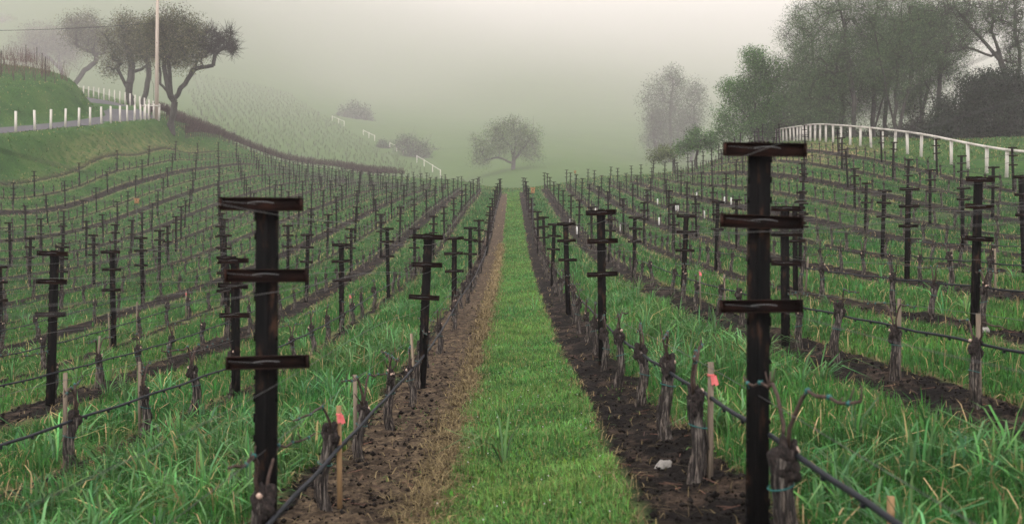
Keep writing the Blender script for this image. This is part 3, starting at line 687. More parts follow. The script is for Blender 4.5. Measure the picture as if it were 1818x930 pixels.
# soil clods
n = 45000; X, D = scatter(n, 3.6, 30, .75); X, D = keep(X, D, (soil_w(X, D) > .8) & (np.abs(X) < 9)); Z = hz(X, D); cb = MB(); n = len(X)
ico = np.array([(0, 0, 1), (.9, 0, .3), (.28, .85, .3), (-.72, .53, .3), (-.72, -.53, .3), (.28, -.85, .3), (0, 0, -.6)]); ifc = np.array([(0, 1, 2), (0, 2, 3), (0, 3, 4), (0, 4, 5), (0, 5, 1), (6, 2, 1), (6, 3, 2), (6, 4, 3), (6, 5, 4), (6, 1, 5)])
sz = rng.lognormal(-4.75, .55, n).clip(.003, .035); Vc = ico[None] * sz[:, None, None] * rng.uniform(.6, 1.4, (n, 7, 3)) + np.stack([X, D, Z + sz * .2], 1)[:, None]
cb.addn(Vc.reshape(-1, 3), (ifc[None] + (np.arange(n) * 7)[:, None, None]).reshape(-1, 3), np.repeat(np.array([[1., 1, 1]]) * rng.uniform(.5, 1.9, (n, 1)), 7, 0))
tag(link('soil_clods', cb.mesh('soil_clods', SOILC)), 'dark crumbly soil clods along the vine rows', 'soil', kind='stuff')
for (x_, y_, s_, lab) in ((1178, 826, (.075, .045, .045), 'pale pointed rock on the dark soil beside the first row right'), (1748, 588, (.09, .06, .05), 'flat pale stone by the soil of the third row right'), (418, 812, (.03, .03, .02), 'small grey stone lying in the grass left')):
    D_ = 6.6 if x_ == 1178 else (12.2 if x_ > 1500 else 8.2); X_ = (x_ - CX) * D_ / F; b = MB(); b.blob((0, 0, .015), s_, 5, .35, 9, 7)
    o = link('rock', b.mesh('rock', ROCK, True), None, (X_, D_, H(X_, D_) + .02)); o.rotation_euler = (0, -.2, .6); tag(o, lab, 'rock')

# ------------------------------------------------------------------ white grow tubes, birdhouses
gb = MB(); th = 10; gb.tube([(0, 0, -.02), (0, 0, .5)], .045, 10); gtm = gb.mesh('grow_tube', GTUBE, True)
for q, (x_, y_, D_) in enumerate(sorted([(1024, 332, 62), (1057, 336, 60), (1012, 341, 58), (1060, 347, 58), (1168, 330, 66), (1171, 338, 60), (1201, 334, 62), (1205, 337, 60), (1288, 325, 60), (1300, 327, 58), (966, 333, 75), (1102, 337, 60), (1238, 327, 64), (1252, 350, 50)])):
    X_ = (x_ - CX) * D_ / F; Xr = (math.floor(X_ / RW) + .5) * RW; D2 = F * Xr / (x_ - CX); o = link('grow_tube', gtm, None, (Xr + .05, D2 + .5, H(Xr, D2)))
    tag(o, f'white plastic grow tube, {ordi(q + 1)} from the aisle counting rightward', 'grow tube', 'white grow tubes in the right rows')
for q, (x_, ytop, D_, lab) in enumerate(((243, 352, 52, 'brown wooden birdhouse on a thin pole among the left rows'), (946, 333, 47, 'orange wooden birdhouse near the first row right of the aisle'), (1021, 303, 96, 'small brown birdhouse at the far edge of the right rows'))):
    X_ = (x_ - CX) * D_ / F; Zt = (CY - ytop) * D_ / F; g = H(X_, D_); e = thing('birdhouse', lab, 'birdhouse', (X_, D_, g)); h = Zt - g
    b = MB(); b.tube([(0, 0, -.2), (0, 0, h - .28)], .02, 8); link('pole', b.mesh('pole', WIRE), e)
    b = MB(); b.box((0, 0, h - .16), (.19, .19, .24)); bo = link('box', b.mesh('box', BOXW), e)
    b = MB(); b.box((0, -.02, h - .025), (.26, .28, .03)); link('roof', b.mesh('roof', BOXW), e)
    b = MB(); b.tube([(0, -.093, h - .13), (0, -.099, h - .13)], .025, 10); link('entrance_hole', b.mesh('entrance_hole', DARK), bo)

# ------------------------------------------------------------------ white rail fence on the right ridge
fe = thing('rail_fence', 'long white single rail fence curving over the grassy ridge at right', 'fence', (26, 50, 0))
FP = dense(np.array([(27.5, 40, 0), (26.2, 46, 0), (26, 52, 0), (26, 64, 0), (26, 77, 0), (26.8, 86, 0), (28.2, 95, 0), (28.9, 101, 0), (29.5, 107, 0)]), 30)[:, :2]
L = np.r_[0, np.cumsum(np.linalg.norm(np.diff(FP, axis=0), axis=1))]; sp = 2.1; nP = int(L[-1] / sp)
pm = MB(); pm.box((0, 0, .60), (.14, .14, 1.7)); pmm = pm.mesh('post', WHITE); tops = []
for q in range(nP + 1):
    x_, y_ = np.interp(q * sp, L, FP[:, 0]), np.interp(q * sp, L, FP[:, 1]); z_ = H(x_, y_)
    o = link('post', pmm, fe, (x_ - 26, y_ - 50, z_ + random.uniform(-.03, .03))); o.rotation_euler = (random.gauss(0, .015), random.gauss(0, .018), random.uniform(-.08, .08)); tops.append((x_ - 26, y_ - 50, z_ + 1.45))
tops = np.array(tops)
for q in range(len(tops) - 1):
    a_, b_ = tops[q], tops[q + 1]; d_ = (b_ - a_); l_ = math.hypot(d_[0], d_[1]); b = MB(); nx, ny = d_[1] / l_ * .02, -d_[0] / l_ * .02
    P = []
    for pt, tt in ((a_, 0), (b_, 1)):
        for sx_, sz_ in ((-1, -1), (1, -1), (1, 1), (-1, 1)): P.append((pt[0] + nx * sx_ * 4.4 , pt[1] + ny * sx_ * 4.4, pt[2] + sz_ * .055))
    b.add(P, [(0, 1, 2, 3), (7, 6, 5, 4), (0, 4, 5, 1), (1, 5, 6, 2), (2, 6, 7, 3), (3, 7, 4, 0)]); link('rail', b.mesh('rail', WHITE), fe)

# ------------------------------------------------------------------ white guard posts along the road
gp = MB(); gp.box((0, 0, .83), (.165, .165, 2.16), 0, .97); gpm = gp.mesh('guard_post', WHITE)
seq = [28, 62, 90, 116, 140, 160, 180, 197, 213, 226, 239, 250, 258, 264]; 
for q, x_ in enumerate(seq):
    D_ = F * 44.0 / (CX - x_); o = link('guard_post', gpm, None, (-44.0 - .0, D_, H(-44.0, D_))); o.rotation_euler = (random.gauss(0, .02), random.gauss(0, .02), random.uniform(-.2, .2))
    tag(o, f'white wooden guard post, {ordi(q + 1)} from the left along the near side of the road', 'guard post', 'white guard posts on the near road edge')
bend_i = [i for i in range(len(RD)) if RD[i, 1] > 117]; B = np.stack([RD[:, 0] + Nn[:, 0] * 3.6, RD[:, 1] + Nn[:, 1] * 3.6], 1)[bend_i]
L = np.r_[0, np.cumsum(np.linalg.norm(np.diff(B, axis=0), axis=1))]; d = 0; q = 0
while d < L[-1]:
    x_, y_ = np.interp(d, L, B[:, 0]), np.interp(d, L, B[:, 1])
    if F * x_ / y_ + CX < 122: break
    o = link('guard_post', gpm, None, (x_, y_, H(x_, y_))); q += 1; d += 2.6
    tag(o, f'pale guard post on the road bend, {ordi(q)} counted leftward from the utility pole', 'guard post', 'white guard posts round the road bend')
e = thing('short_fence', 'short white rail on two posts where the guard posts end beside the pole', 'fence', (-44, 116.8, H(-44, 116.8)))
b = MB(); b.box((0, 0, 1.7), (2.2, .1, .14)); link('rail', b.mesh('rail', WHITE), e)
for sx_ in (-.9, .9): b = MB(); b.box((sx_, .11, .8), (.14, .1, 1.9)); link('post', b.mesh('post', WHITE), e)

# utility pole and cable
base = px(278, 212, 118.5); e = thing('utility_pole', 'tall pale wooden utility pole beside the road and the oak', 'utility pole', base)
b = MB(); b.tube([(0, 0, -1), (.05, 0, 8), (.12, 0, 17.5)], (.25, .22, .16), 10); link('pole', b.mesh('pole', PINE, True), e)
b = MB(); b.box((.12, -.2, 15.6), (2.0, .12, .14)); ca = link('crossarm', b.mesh('crossarm', PINE), e)
for xx in (-.8, 0, .8): b = MB(); b.tube([(xx + .12, -.2, 15.68), (xx + .12, -.2, 15.85)], .05, 8); link('insulator', b.mesh('insulator', CLIP), ca)
p0 = np.array([base.x - .1, base.y, px(278, 41, 118.5).z]); t = np.linspace(0, 1, 30)
end = px(-200, 52, 112); pts = np.stack([p0[0] + (end.x - p0[0]) * t, p0[1] + (end.y - p0[1]) * t, p0[2] + (end.z - p0[2]) * t - 1.0 * t * (1 - t) * 4 * .5], 1)
b = MB(); b.tube(pts, .03, 5); tag(link('power_cable', b.mesh('power_cable', HOSE)), 'dark overhead cable running from the utility pole past the hazy oaks', 'cable')

# ------------------------------------------------------------------ dormant unpruned vine rows (brush of canes)
BR = leafmat('dormant_cane_tint', 0, .9)
def brush(name, path, nrows, step, h, label, dens=16, col=(.10, .062, .055), trunk=True, gap=2.4, zadd=0, thick=.02):
    path = np.array(path, float); T_ = np.gradient(path, axis=0); T_ /= np.linalg.norm(T_, axis=1)[:, None]; Nv = np.stack([-T_[:, 1], T_[:, 0]], 1)
    if Nv[len(Nv) // 2][1] < 0: Nv = -Nv
    for rr_ in range(nrows):
        P = path + Nv * gap * rr_; L = np.r_[0, np.cumsum(np.linalg.norm(np.diff(P, axis=0), axis=1))]; n = int(L[-1] * dens); s = rng.uniform(0, L[-1], n)
        X, D = np.interp(s, L, P[:, 0]), np.interp(s, L, P[:, 1]); Z = hz(X, D, False); b = MB()
        z0 = Z + rng.uniform(.65, 1.0, n); hh = rng.uniform(.35, 1, n) * (h - .8); lx = rng.normal(0, .3, (n, 2))
        A_ = np.stack([X, D, z0], 1); B_ = np.stack([X + lx[:, 0], D + lx[:, 1], z0 + hh], 1)
        cc = np.array(col)[None] * rng.uniform(.6, 1.5, (n, 1)); b.frusta(A_, B_, np.full(n, thick), np.full(n, thick * .5), 3, np.repeat(cc, 6, 0))
        m = int(L[-1] / 1.5); s = np.arange(m) * 1.5; X, D = np.interp(s, L, P[:, 0]), np.interp(s, L, P[:, 1]); Z = hz(X, D, False)
        b.frusta(np.stack([X, D, Z - .1], 1), np.stack([X, D, Z + .9], 1), np.full(m, .07), np.full(m, .05), 4, (.06, .045, .04))
        s = np.arange(int(L[-1] / 6) + 1) * 6.; X, D = np.interp(s, L, P[:, 0]), np.interp(s, L, P[:, 1]); Z = hz(X, D, False); m = len(s)
        b.frusta(np.stack([X, D, Z - .1], 1), np.stack([X, D, Z + h + .1], 1), np.full(m, .06), np.full(m, .05), 4, (.04, .03, .028))
        tag(link(name, b.mesh(name, BR)), label.format(ordi(rr_ + 1)), 'vine row', kind='stuff')
brush('dormant_vine_row', [(-43.6, 128), (-45.5, 140), (-47, 152), (-45, 163), (-41, 169), (-31.3, 172), (-22, 163)], 3, 0, 1.9, 'brownish purple unpruned vine row behind the left block, {} row back', 34, col=(.060, .042, .038), thick=.028)
brush('berm_vine_row', [(-64, 107), (-60.5, 108.5), (-57.8, 111), (-55.8, 116), (-55.2, 119)], 2, 0, 3.0, 'reddish brown unpruned vines on the grassy knoll, {} row', 16, thick=.018)
brush('berm_vine_row', [(-84, 130), (-74, 130), (-65, 130)], 2, 0, 3.0, 'reddish brown unpruned vines higher on the knoll, {} row', 16, gap=3, thick=.018)
# hazy hillside vineyard: rows running down beside the fence line
a0 = np.array((-22.5, 322.)); a1 = np.array((-101., 540.)); dv = (a1 - a0); dv /= np.linalg.norm(dv); pv = np.array([-dv[1], dv[0]])
if pv[0] > 0: pv = -pv
b = MB(); Ax = []
for q in range(44):
    for s in np.arange(0, 480, 3.6):
        p = a0 + pv * (q * 4.2 + 2.5) + dv * (s - 46 - q * 1.2); 
        if p[1] < 166 or p[0] < -.335 * p[1]: continue
        Ax.append(p)
Ax = np.array(Ax); Ax += rng.normal(0, .9, Ax.shape); sdr, _ = road_info(Ax[:, 0], Ax[:, 1]); Ax = Ax[np.abs(sdr) > 5]
Ax = Ax[Ax[:, 1] > 268]
Z = hz(Ax[:, 0], Ax[:, 1], False); m = len(Ax)
b.frusta(np.column_stack([Ax, Z - .1]), np.column_stack([Ax + rng.normal(0, .15, Ax.shape), Z + rng.uniform(.9, 1.6, m)]), np.full(m, .10), np.full(m, .16), 4, np.repeat(np.array([[.046, .074, .022]]) * rng.uniform(.6, 1.4, (m, 1)), 8, 0))
tag(link('hillside_vine_rows', b.mesh('hillside_vine_rows', BR)), 'faint vine rows running down the misty hillside', 'vine rows', kind='stuff')
# white fence down the hillside, in three broken runs
def run_fence(pts, label):
    P = np.array([tuple(px(x_, y_, 322 + (790 - x_) / 200 * 218))[:2] for x_, y_, D_ in pts]); n = len(P); fe = thing('hillside_fence', label, 'fence', (P[0][0], P[0][1], 0), 0, 'white fence runs down the misty hillside'); tp = []
    for p in P:
        z_ = H(*p); b = MB(); b.box((0, 0, .85), (.34, .34, 3.9)); link('post', b.mesh('post', WHITE), fe, (p[0] - P[0][0], p[1] - P[0][1], z_)); tp.append(np.array([p[0] - P[0][0], p[1] - P[0][1] - .15, z_ + 2.5]))
    for q in range(n - 1): b = MB(); b.tube([tp[q], tp[q + 1]], .15, 4); link('rail', b.mesh('rail', WHITE), fe)
run_fence([(740, 304, 205), (753, 312, 200), (768, 318, 196), (782, 322, 192)], 'short white fence run at the foot of the misty slope')
run_fence([(692, 283, 217), (704, 291, 213), (716, 300, 210)], 'white fence run midway up the misty slope beside the shrubs')
run_fence([(645, 253, 238), (655, 260, 233), (665, 268, 229)], 'faint white fence run higher on the misty slope')
run_fence([(590, 230, 258), (601, 236, 253), (611, 242, 249)], 'faintest white fence run highest on the misty slope')

# ------------------------------------------------------------------ trees
def tree(name, label, D, trunks, lobes, nt_, leaf, cols, r0, group=None, cat='tree', seed=1, twig=0, depth=1., lean_up=0., sig=None, lpt=30, needle=False, dead=0, minr=.02):
    """trunks: polylines in photograph pixels at distance D; lobes: (x, y, rx, ry[, weight])"""
    scl = 1.
    if isinstance(D, tuple): scl = D[0] / D[1]; D = D[0]; r0 *= scl; leaf *= scl; minr *= scl; sig = sig * scl if sig else sig
    r = np.random.default_rng(seed); k = D / F
    g0 = trunks[0][0]; base = px(g0[0], g0[1], D); gz = H(base.x, base.y)
    nodes = []; par = []; start = []
    for tr in trunks:
        prev = -1; last = None
        for q, (x_, y_) in enumerate(tr):
            p = np.array(px(x_, y_, D)) - np.array(base)
            if q == 0 and tr is trunks[0]: p[2] = min(p[2], gz - base.z) - .3
            if q > 0: p[1] += r.normal(0, .3)
            if prev < 0 and len(nodes):
                dd = [np.linalg.norm(np.array(nn) - p) for nn in nodes]; prev = int(np.argmin(dd))
                if dd[prev] < .4: continue
                if y_ >= g0[1] - 6: prev = -1
            if last is not None:
                for f in (.33, .66):
                    m_ = last + (p - last) * f + r.normal(0, .03 * np.linalg.norm(p - last), 3); nodes.append(m_); par.append(prev); prev = len(nodes) - 1
            nodes.append(p); par.append(prev); prev = len(nodes) - 1; last = p
            if q >= len(tr) // 2: start.append(prev)
    W_ = np.array([l[4] if len(l) > 4 else l[2] * l[3] for l in lobes], float); W_ /= W_.sum(); T_ = []
    for q in r.choice(len(lobes), nt_, p=W_):
        lx, ly, rx, ry = lobes[q][:4]; v = r.normal(0, 1, 3); v /= np.linalg.norm(v); v *= r.uniform(.15, 1) ** .4
        c = np.array(px(lx, ly, D)) - np.array(base); T_.append(c + v * np.array([rx, max(rx, ry) * .8 * depth, ry]) * k)
    T_ = np.array(T_); tops = np.array([nodes[s] for s in start]); dd = np.min(np.linalg.norm(T_[:, None] - tops[None], axis=2), axis=1); T_ = T_[np.argsort(dd)]
    fork = min(nodes[s][2] for s in start); tips = []
    arr = np.zeros((len(nodes) + nt_ * 5, 3)); arr[:len(nodes)] = nodes; n = len(nodes); par = par + [0] * (nt_ * 5); elig = np.zeros(len(arr), bool); elig[:n] = arr[:n, 2] >= fork - .1
    for t_ in T_:
        dv_ = t_ - arr[:n]; L_ = np.linalg.norm(dv_, axis=1); cost = L_ + lean_up * np.maximum(0, arr[:n, 2] - t_[2]) + np.where(elig[:n], 0, 1e5); j = int(np.argmin(cost)); a_ = arr[j].copy(); l_ = L_[j]; m_ = 3 if l_ > 1.2 else 2; prev = j
        for f in np.linspace(0, 1, m_ + 1)[1:]:
            p = a_ + (t_ - a_) * f; 
            if f < 1: p = p + r.normal(0, .10 * l_, 3) + np.array([0, 0, .10 * l_ * math.sin(f * math.pi)])
            arr[n] = p; par[n] = prev; elig[n] = True; prev = n; n += 1
        tips.append(n - 1)
    cntn = np.zeros(n)
    for t_ in tips: cntn[t_] += 1
    for q in range(n - 1, -1, -1):
        if par[q] >= 0 and par[q] < q: cntn[par[q]] += cntn[q]
    tot = cntn.max(); rad = np.maximum(minr, r0 * (np.maximum(cntn, .5) / tot) ** .5)
    e = thing(name, label, cat, base, 0, group); b = MB(); idx_ = np.array([q for q in range(n) if par[q] >= 0]); pi = np.array([par[q] for q in idx_])
    rp_ = np.minimum(rad[pi], rad[idx_] * 1.35); big = rad[idx_] > r0 * .25
    for msk, ks_ in ((big, 8), (~big, 4)):
        if msk.any(): b.frusta(arr[pi[msk]], arr[idx_[msk]], rp_[msk], rad[idx_[msk]], ks_)
    if twig:
        tp = arr[np.repeat(tips, twig)]; m_ = len(tp); l_ = r.uniform(.3, 1.0, (m_, 1)) * 26 * k; dr = r.normal(0, 1, (m_, 3)) + (0, 0, .5); dr /= np.linalg.norm(dr, axis=1)[:, None]
        b.frusta(tp, tp + dr * l_, np.full(m_, minr), np.full(m_, minr * .4), 3)
    link('trunk', b.mesh('trunk', TREEBARK), e)
    if lpt:
        lpt = int(lpt * 1.7); leaf = leaf * .85
        src = arr[np.repeat(tips, lpt)]; m_ = len(src); sg = sig or 9 * k; bl_ = r.normal(0, 1, (m_, 3)); bl_ /= np.linalg.norm(bl_, axis=1)[:, None]; src = src + bl_ * sg * 1.9 * r.uniform(0, 1, (m_, 1)) ** .45
        tcol = np.repeat(r.uniform(.45, 1.7, (len(tips), 1)), lpt, 0) ; ci = r.integers(0, len(cols), m_); cc = np.array(cols)[ci] * tcol * r.uniform(.75, 1.3, (m_, 1))
        d1 = r.normal(0, 1, (m_, 3)); d1 /= np.linalg.norm(d1, axis=1)[:, None]; d2 = np.cross(d1, r.normal(0, 1, (m_, 3))); d2 /= np.linalg.norm(d2, axis=1)[:, None]
        sz_ = leaf * r.uniform(.6, 1.4, (m_, 1)); wd_ = sz_ * (.16 if needle else .55)
        V = np.stack([src - d1 * sz_ + d2 * wd_, src - d1 * sz_ * .7 - d2 * wd_, src + d1 * sz_], 1).reshape(-1, 3)
        Fq = np.arange(m_ * 3).reshape(-1, 3)
        link('crown', mesh_np('crown', V, Fq, LEAF, np.repeat(cc, 3, 0)), e)
    return e
OAK = [(.075, .085, .048), (.095, .10, .056), (.060, .068, .042), (.12, .12, .062)]  # oak leaf tones lightened, so some of the fog's paleness is in the colour
DK = [(.034, .060, .030), (.046, .074, .034)]; BRT = [(.058, .125, .04), (.085, .17, .05), (.038, .08, .03)]; PN = [(.068, .115, .055), (.105, .155, .070), (.042, .075, .038)]
tree('oak_tree', 'gnarled live oak beside the utility pole with a bare limb reaching out', 121, [[(305, 222), (307, 180), (300, 165), (286, 150), (281, 120), (275, 90)], [(304, 172), (301, 145), (303, 110), (310, 80)], [(309, 178), (330, 150), (343, 125), (378, 116), (390, 95), (410, 80)], [(300, 160), (292, 120), (298, 70)]],
     [(300, 45, 30, 22), (320, 60, 34, 30), (335, 85, 28, 28), (285, 75, 28, 38), (310, 95, 34, 24), (345, 62, 14, 16, 300), (272, 55, 20, 25), (352, 45, 8, 8, 90), (325, 28, 12, 9, 120), (296, 22, 14, 8, 120), (350, 108, 9, 12, 110), (322, 118, 16, 10, 160)], 260, .12, OAK, .42, seed=3, lpt=46, sig=.85, twig=4)
tree('bare_limb_tree', 'leafless twisting oak limbs spreading right of the big oak', 121.6, [[(311, 196), (330, 153), (345, 123), (378, 116), (385, 95), (405, 82)], [(345, 123), (352, 105), (365, 98)]], [(405, 75, 16, 20), (375, 75, 18, 24), (360, 95, 16, 12), (412, 90, 8, 10)], 110, .10, OAK, .34, seed=5, lpt=5, sig=.3, twig=9, lean_up=.3, minr=.022) if False else None
tree('oak_tree', 'bare twisted limbs of an oak reaching right past the leafy crown', 122.5, [[(308, 216), (309, 178), (330, 150), (345, 123), (378, 116), (383, 98), (408, 80)], [(345, 123), (354, 105), (366, 100)]], [(405, 74, 17, 20), (374, 74, 18, 24), (358, 94, 14, 12), (413, 88, 8, 10)], 150, .10, [(.06, .052, .04)], .30, seed=5, lpt=0, sig=.35, twig=12, minr=.024)
tree('oak_tree', 'leaning two stemmed oak behind the guard posts at the bend', 158, [[(236, 178), (232, 150), (233, 120), (232, 95)], [(236, 174), (222, 150), (212, 125)], [(234, 130), (250, 122), (262, 112)]], [(212, 78, 34, 32), (240, 62, 34, 30), (250, 95, 30, 24), (203, 108, 20, 18), (228, 48, 30, 14), (262, 75, 20, 26), (190, 62, 12, 12, 150), (196, 125, 10, 12, 120), (222, 36, 14, 9, 150)], 230, .15, OAK, .6, seed=8, lpt=40, sig=1.05, twig=3)
tree('oak_tree', 'crooked dark oak trunk close behind the utility pole', 150, [[(250, 182), (262, 155), (264, 130), (262, 110)], [(274, 188), (272, 150), (266, 130)], [(264, 130), (280, 118), (290, 112)]], [(262, 85, 24, 26), (280, 60, 24, 26), (255, 60, 20, 20)], 130, .15, OAK, .42, seed=9, lpt=36, sig=.8, twig=3)
tree('oak_tree', 'spreading hazy oak behind the end of the knoll', (300, 235), [[(130, 160), (138, 130), (150, 108)], [(132, 150), (150, 125), (172, 110)], [(140, 125), (122, 110)]], [(150, 60, 38, 30), (170, 80, 30, 22), (130, 50, 24, 20), (150, 35, 20, 12), (185, 60, 16, 20)], 220, .2, OAK, .6, seed=11, lpt=36, sig=1.4, twig=2)
tree('oak_tree', 'pale fogged oak crown farther left behind the knoll', (560, 370), [[(112, 158), (108, 120), (104, 100)], [(110, 130), (90, 105), (75, 95)]], [(80, 70, 40, 22), (50, 85, 32, 20), (105, 75, 24, 24), (120, 100, 18, 18)], 200, .28, OAK, .9, seed=12, lpt=60, sig=2.4)
tree('oak_tree', 'faintest fogged tree at the upper left corner', (800, 600), [[(10, 130), (10, 90), (8, 70)]], [(5, 50, 26, 18), (30, 60, 20, 14)], 110, .5, OAK, 1.2, seed=13, lpt=30, sig=2.4)
tree('spreading_tree', 'broad misty spring tree standing alone where the aisle ends', (308, 262), [[(911, 308), (912, 285), (908, 262), (890, 245)], [(911, 285), (930, 262), (942, 245)], [(911, 290), (885, 280), (862, 285)], [(912, 280), (915, 245), (912, 225)]], [(905, 232, 36, 22), (870, 255, 32, 28), (940, 250, 26, 30), (855, 282, 20, 16), (910, 255, 40, 22), (945, 275, 18, 12), (885, 225, 18, 10)], 420, .18, [(.095, .155, .055), (.12, .18, .065), (.07, .12, .05)], .6, seed=14, lpt=30, sig=1.1, twig=1, minr=.04)
tree('fogged_tree', 'tall feathery grey tree fading in fog left of the bright tree', (420, 272), [[(1190, 288), (1190, 230), (1192, 170), (1195, 140)], [(1168, 288), (1160, 230), (1158, 190)], [(1226, 288), (1232, 220), (1232, 190)]], [(1190, 165, 26, 42), (1160, 190, 22, 50), (1195, 230, 38, 40), (1233, 190, 18, 50), (1215, 245, 26, 30), (1165, 245, 28, 34), (1195, 140, 14, 20)], 420, .22, [(.06, .085, .05), (.08, .11, .06)], .5, seed=15, lpt=48, sig=1.5)
tree('fogged_tree', 'round blurred tree in the fog above the white hillside fence', (600, 350), [[(632, 252), (632, 230), (628, 215)]], [(630, 212, 30, 24), (610, 225, 20, 14), (645, 228, 18, 18)], 170, .34, DK, .7, seed=17, lpt=46, sig=1.6)
tree('shrub', 'small dark shrub beside the middle of the hillside fence', (430, 285), [[(681, 281), (681, 268)]], [(681, 264, 11, 13)], 50, .22, DK, .3, seed=18, lpt=40, sig=.8, cat='shrub')
tree('shrub', 'dark round shrub at the foot of the misty slope', (440, 240), [[(772, 311), (772, 295)]], [(776, 285, 16, 18), (756, 293, 12, 14)], 110, .22, DK, .3, seed=19, lpt=40, sig=.9, cat='shrub')
tree('hazy_tree', 'thin grey leafless tree behind the dark round shrub', (400, 285), [[(728, 308), (727, 285), (730, 262)]], [(722, 258, 22, 14), (745, 270, 20, 18), (735, 285, 24, 16)], 150, .3, PN, .3, seed=20, lpt=14, sig=1.3, twig=4, minr=.045)
# right ridge
tree('leafy_tree', 'bright green leafy tree at the near end of the ridge trees', 112, [[(1345, 262), (1345, 215), (1335, 170), (1330, 130)], [(1345, 240), (1320, 200), (1300, 180)], [(1346, 220), (1362, 180), (1372, 140)]],
     [(1340, 120, 26, 30), (1310, 165, 28, 26), (1365, 130, 28, 28), (1345, 180, 42, 36), (1290, 205, 20, 24), (1300, 230, 32, 22), (1360, 220, 42, 30), (1392, 160, 24, 40), (1390, 205, 24, 40), (1334, 100, 12, 14), (1292, 158, 14, 10), (1380, 240, 30, 18)], 620, .10, BRT, .22, seed=21, lpt=60, sig=.62)
tree('shrub', 'light green bush at the ridge edge below the fogged tree', 118, [[(1235, 270), (1236, 250)]], [(1240, 248, 20, 20), (1215, 262, 18, 10), (1262, 255, 14, 16)], 110, .13, BRT, .15, seed=22, lpt=26, sig=.5, cat='shrub')
tree('shrub', 'low yellowish bush on the far edge of the right rows', 122, [[(1195, 284), (1195, 274)]], [(1190, 272, 26, 8), (1165, 280, 16, 6)], 60, .13, [(.09, .12, .05)], .12, seed=23, lpt=22, sig=.5, cat='shrub')
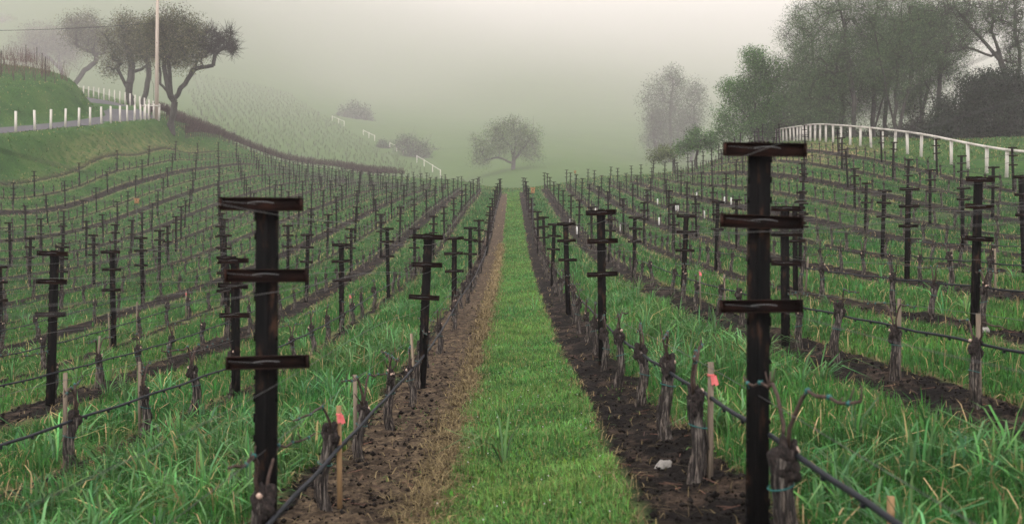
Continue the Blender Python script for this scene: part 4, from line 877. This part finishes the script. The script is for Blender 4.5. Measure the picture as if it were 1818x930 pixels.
pines = [
 (100, [[(1517, 246), (1515, 180), (1508, 110), (1495, 40), (1482, -30)], [(1517, 215), (1530, 150), (1545, 80), (1560, 0)]], [(1440, 30, 38, 30), (1480, 0, 40, 30), (1470, 80, 50, 30), (1430, 120, 40, 36), (1450, 170, 46, 36), (1500, 130, 36, 40), (1420, 200, 30, 30), (1470, 215, 40, 22)], 380, 'forked grey pine with a wide crown above the fence crest'),
 (104, [[(1495, 248), (1496, 190), (1492, 120), (1500, 40), (1500, -30)]], [(1500, 40, 36, 46), (1520, 90, 34, 40), (1480, 150, 36, 50), (1495, 200, 26, 26)], 220, 'slim grey pine just behind the forked pine'),
 (102, [[(1554, 246), (1552, 190), (1548, 120), (1552, 40), (1560, -40)], [(1554, 225), (1570, 170), (1585, 120)]], [(1555, 10, 36, 40), (1540, 70, 34, 36), (1570, 110, 40, 36), (1545, 150, 34, 30)], 240, 'straight grey pine above the middle of the white fence'),
 (98, [[(1592, 248), (1592, 190), (1594, 120), (1600, 40), (1605, -40)], [(1590, 215), (1575, 170), (1560, 120), (1550, 60)], [(1592, 235), (1605, 180), (1616, 120), (1625, 50)]], [(1600, 20, 44, 40), (1590, 80, 44, 40), (1625, 100, 40, 36), (1560, 120, 30, 30), (1635, 40, 36, 40), (1600, 150, 34, 22)], 330, 'three stemmed grey pine right of the straight pine'),
 (110, [[(1635, 250), (1637, 180), (1630, 100), (1622, 20), (1625, -30)], [(1637, 200), (1652, 150), (1660, 90)]], [(1625, 60, 36, 50), (1650, 110, 40, 40), (1640, 170, 40, 36), (1615, 180, 30, 30), (1660, 60, 30, 36)], 260, 'leaning grey pine crowded behind the three stemmed pine'),
 (108, [[(1460, 250), (1458, 190), (1450, 130), (1440, 70)]], [(1450, 100, 40, 46), (1420, 150, 36, 40), (1465, 170, 46, 40), (1440, 210, 40, 30), (1410, 60, 26, 36)], 280, 'shorter full pine nearest the bright green tree'),
 (112, [[(1570, 250), (1572, 190), (1578, 130), (1582, 60)]], [(1575, 110, 50, 46), (1530, 140, 40, 40), (1590, 175, 50, 34), (1540, 190, 40, 28), (1570, 50, 50, 30)], 320, 'hazy pine filling the gap behind the straight pine'),
 (106, [[(1662, 250), (1664, 190), (1668, 120), (1660, 40), (1655, -20)], [(1665, 220), (1650, 170), (1635, 130)]], [(1665, 40, 40, 40), (1680, 90, 40, 30), (1650, 120, 36, 26), (1690, 130, 30, 22), (1700, 30, 30, 40)], 240, 'grey pine standing before the dark evergreen mass'),
 (96, [[(1800, 255), (1795, 190), (1775, 110), (1760, 60), (1765, -30)], [(1775, 110), (1735, 60), (1700, 10), (1690, -20)], [(1795, 190), (1812, 120), (1806, 30), (1800, -30)], [(1760, 100), (1715, 85), (1680, 95)]], [(1700, 10, 40, 22, 500), (1740, 40, 44, 36, 900), (1790, 20, 40, 40, 1200), (1810, 90, 24, 40, 800), (1700, 80, 30, 18, 400)], 300, 'big sparse branching pine at the right edge of the view')]
for q, (D_, tr, lb, nt_, lab) in enumerate(pines):
    tree('pine_tree', lab, D_, tr, lb, int(nt_ * 1.5), .13, PN, .25 if q != len(pines) - 1 else .32, 'tall grey pines behind the ridge fence', seed=40 + q, lpt=(64 if q < len(pines) - 1 else 32), sig=.72, needle=True, twig=(2 if q < len(pines) - 1 else 5), minr=.022)
tree('evergreen_tree', 'broad very dark evergreen mass behind the right end of the fence', 92, [[(1745, 258), (1745, 210), (1740, 160)], [(1700, 256), (1695, 220)], [(1790, 260), (1795, 200)]], [(1740, 160, 46, 34), (1700, 200, 44, 30), (1760, 200, 60, 50), (1800, 170, 36, 50), (1690, 235, 46, 22), (1740, 240, 60, 24), (1800, 240, 46, 26), (1780, 150, 30, 24), (1650, 245, 30, 14)], 620, .12, [(.020, .032, .020), (.028, .040, .024), (.016, .024, .016)], .3, seed=60, lpt=60, sig=.6)
tree('undergrowth_tree', 'tangled dark undergrowth along the foot of the grey pines', 108, [[(1480, 250), (1480, 235)], [(1540, 250), (1540, 236)], [(1620, 252), (1620, 238)], [(1420, 252), (1420, 230)]], [(1480, 238, 40, 14), (1540, 242, 40, 10), (1610, 240, 46, 14), (1420, 230, 34, 24), (1450, 215, 40, 26), (1640, 225, 30, 20)], 300, .16, [(.035, .045, .03), (.05, .055, .04)], .12, seed=61, lpt=24, sig=.7, twig=3, cat='shrub')
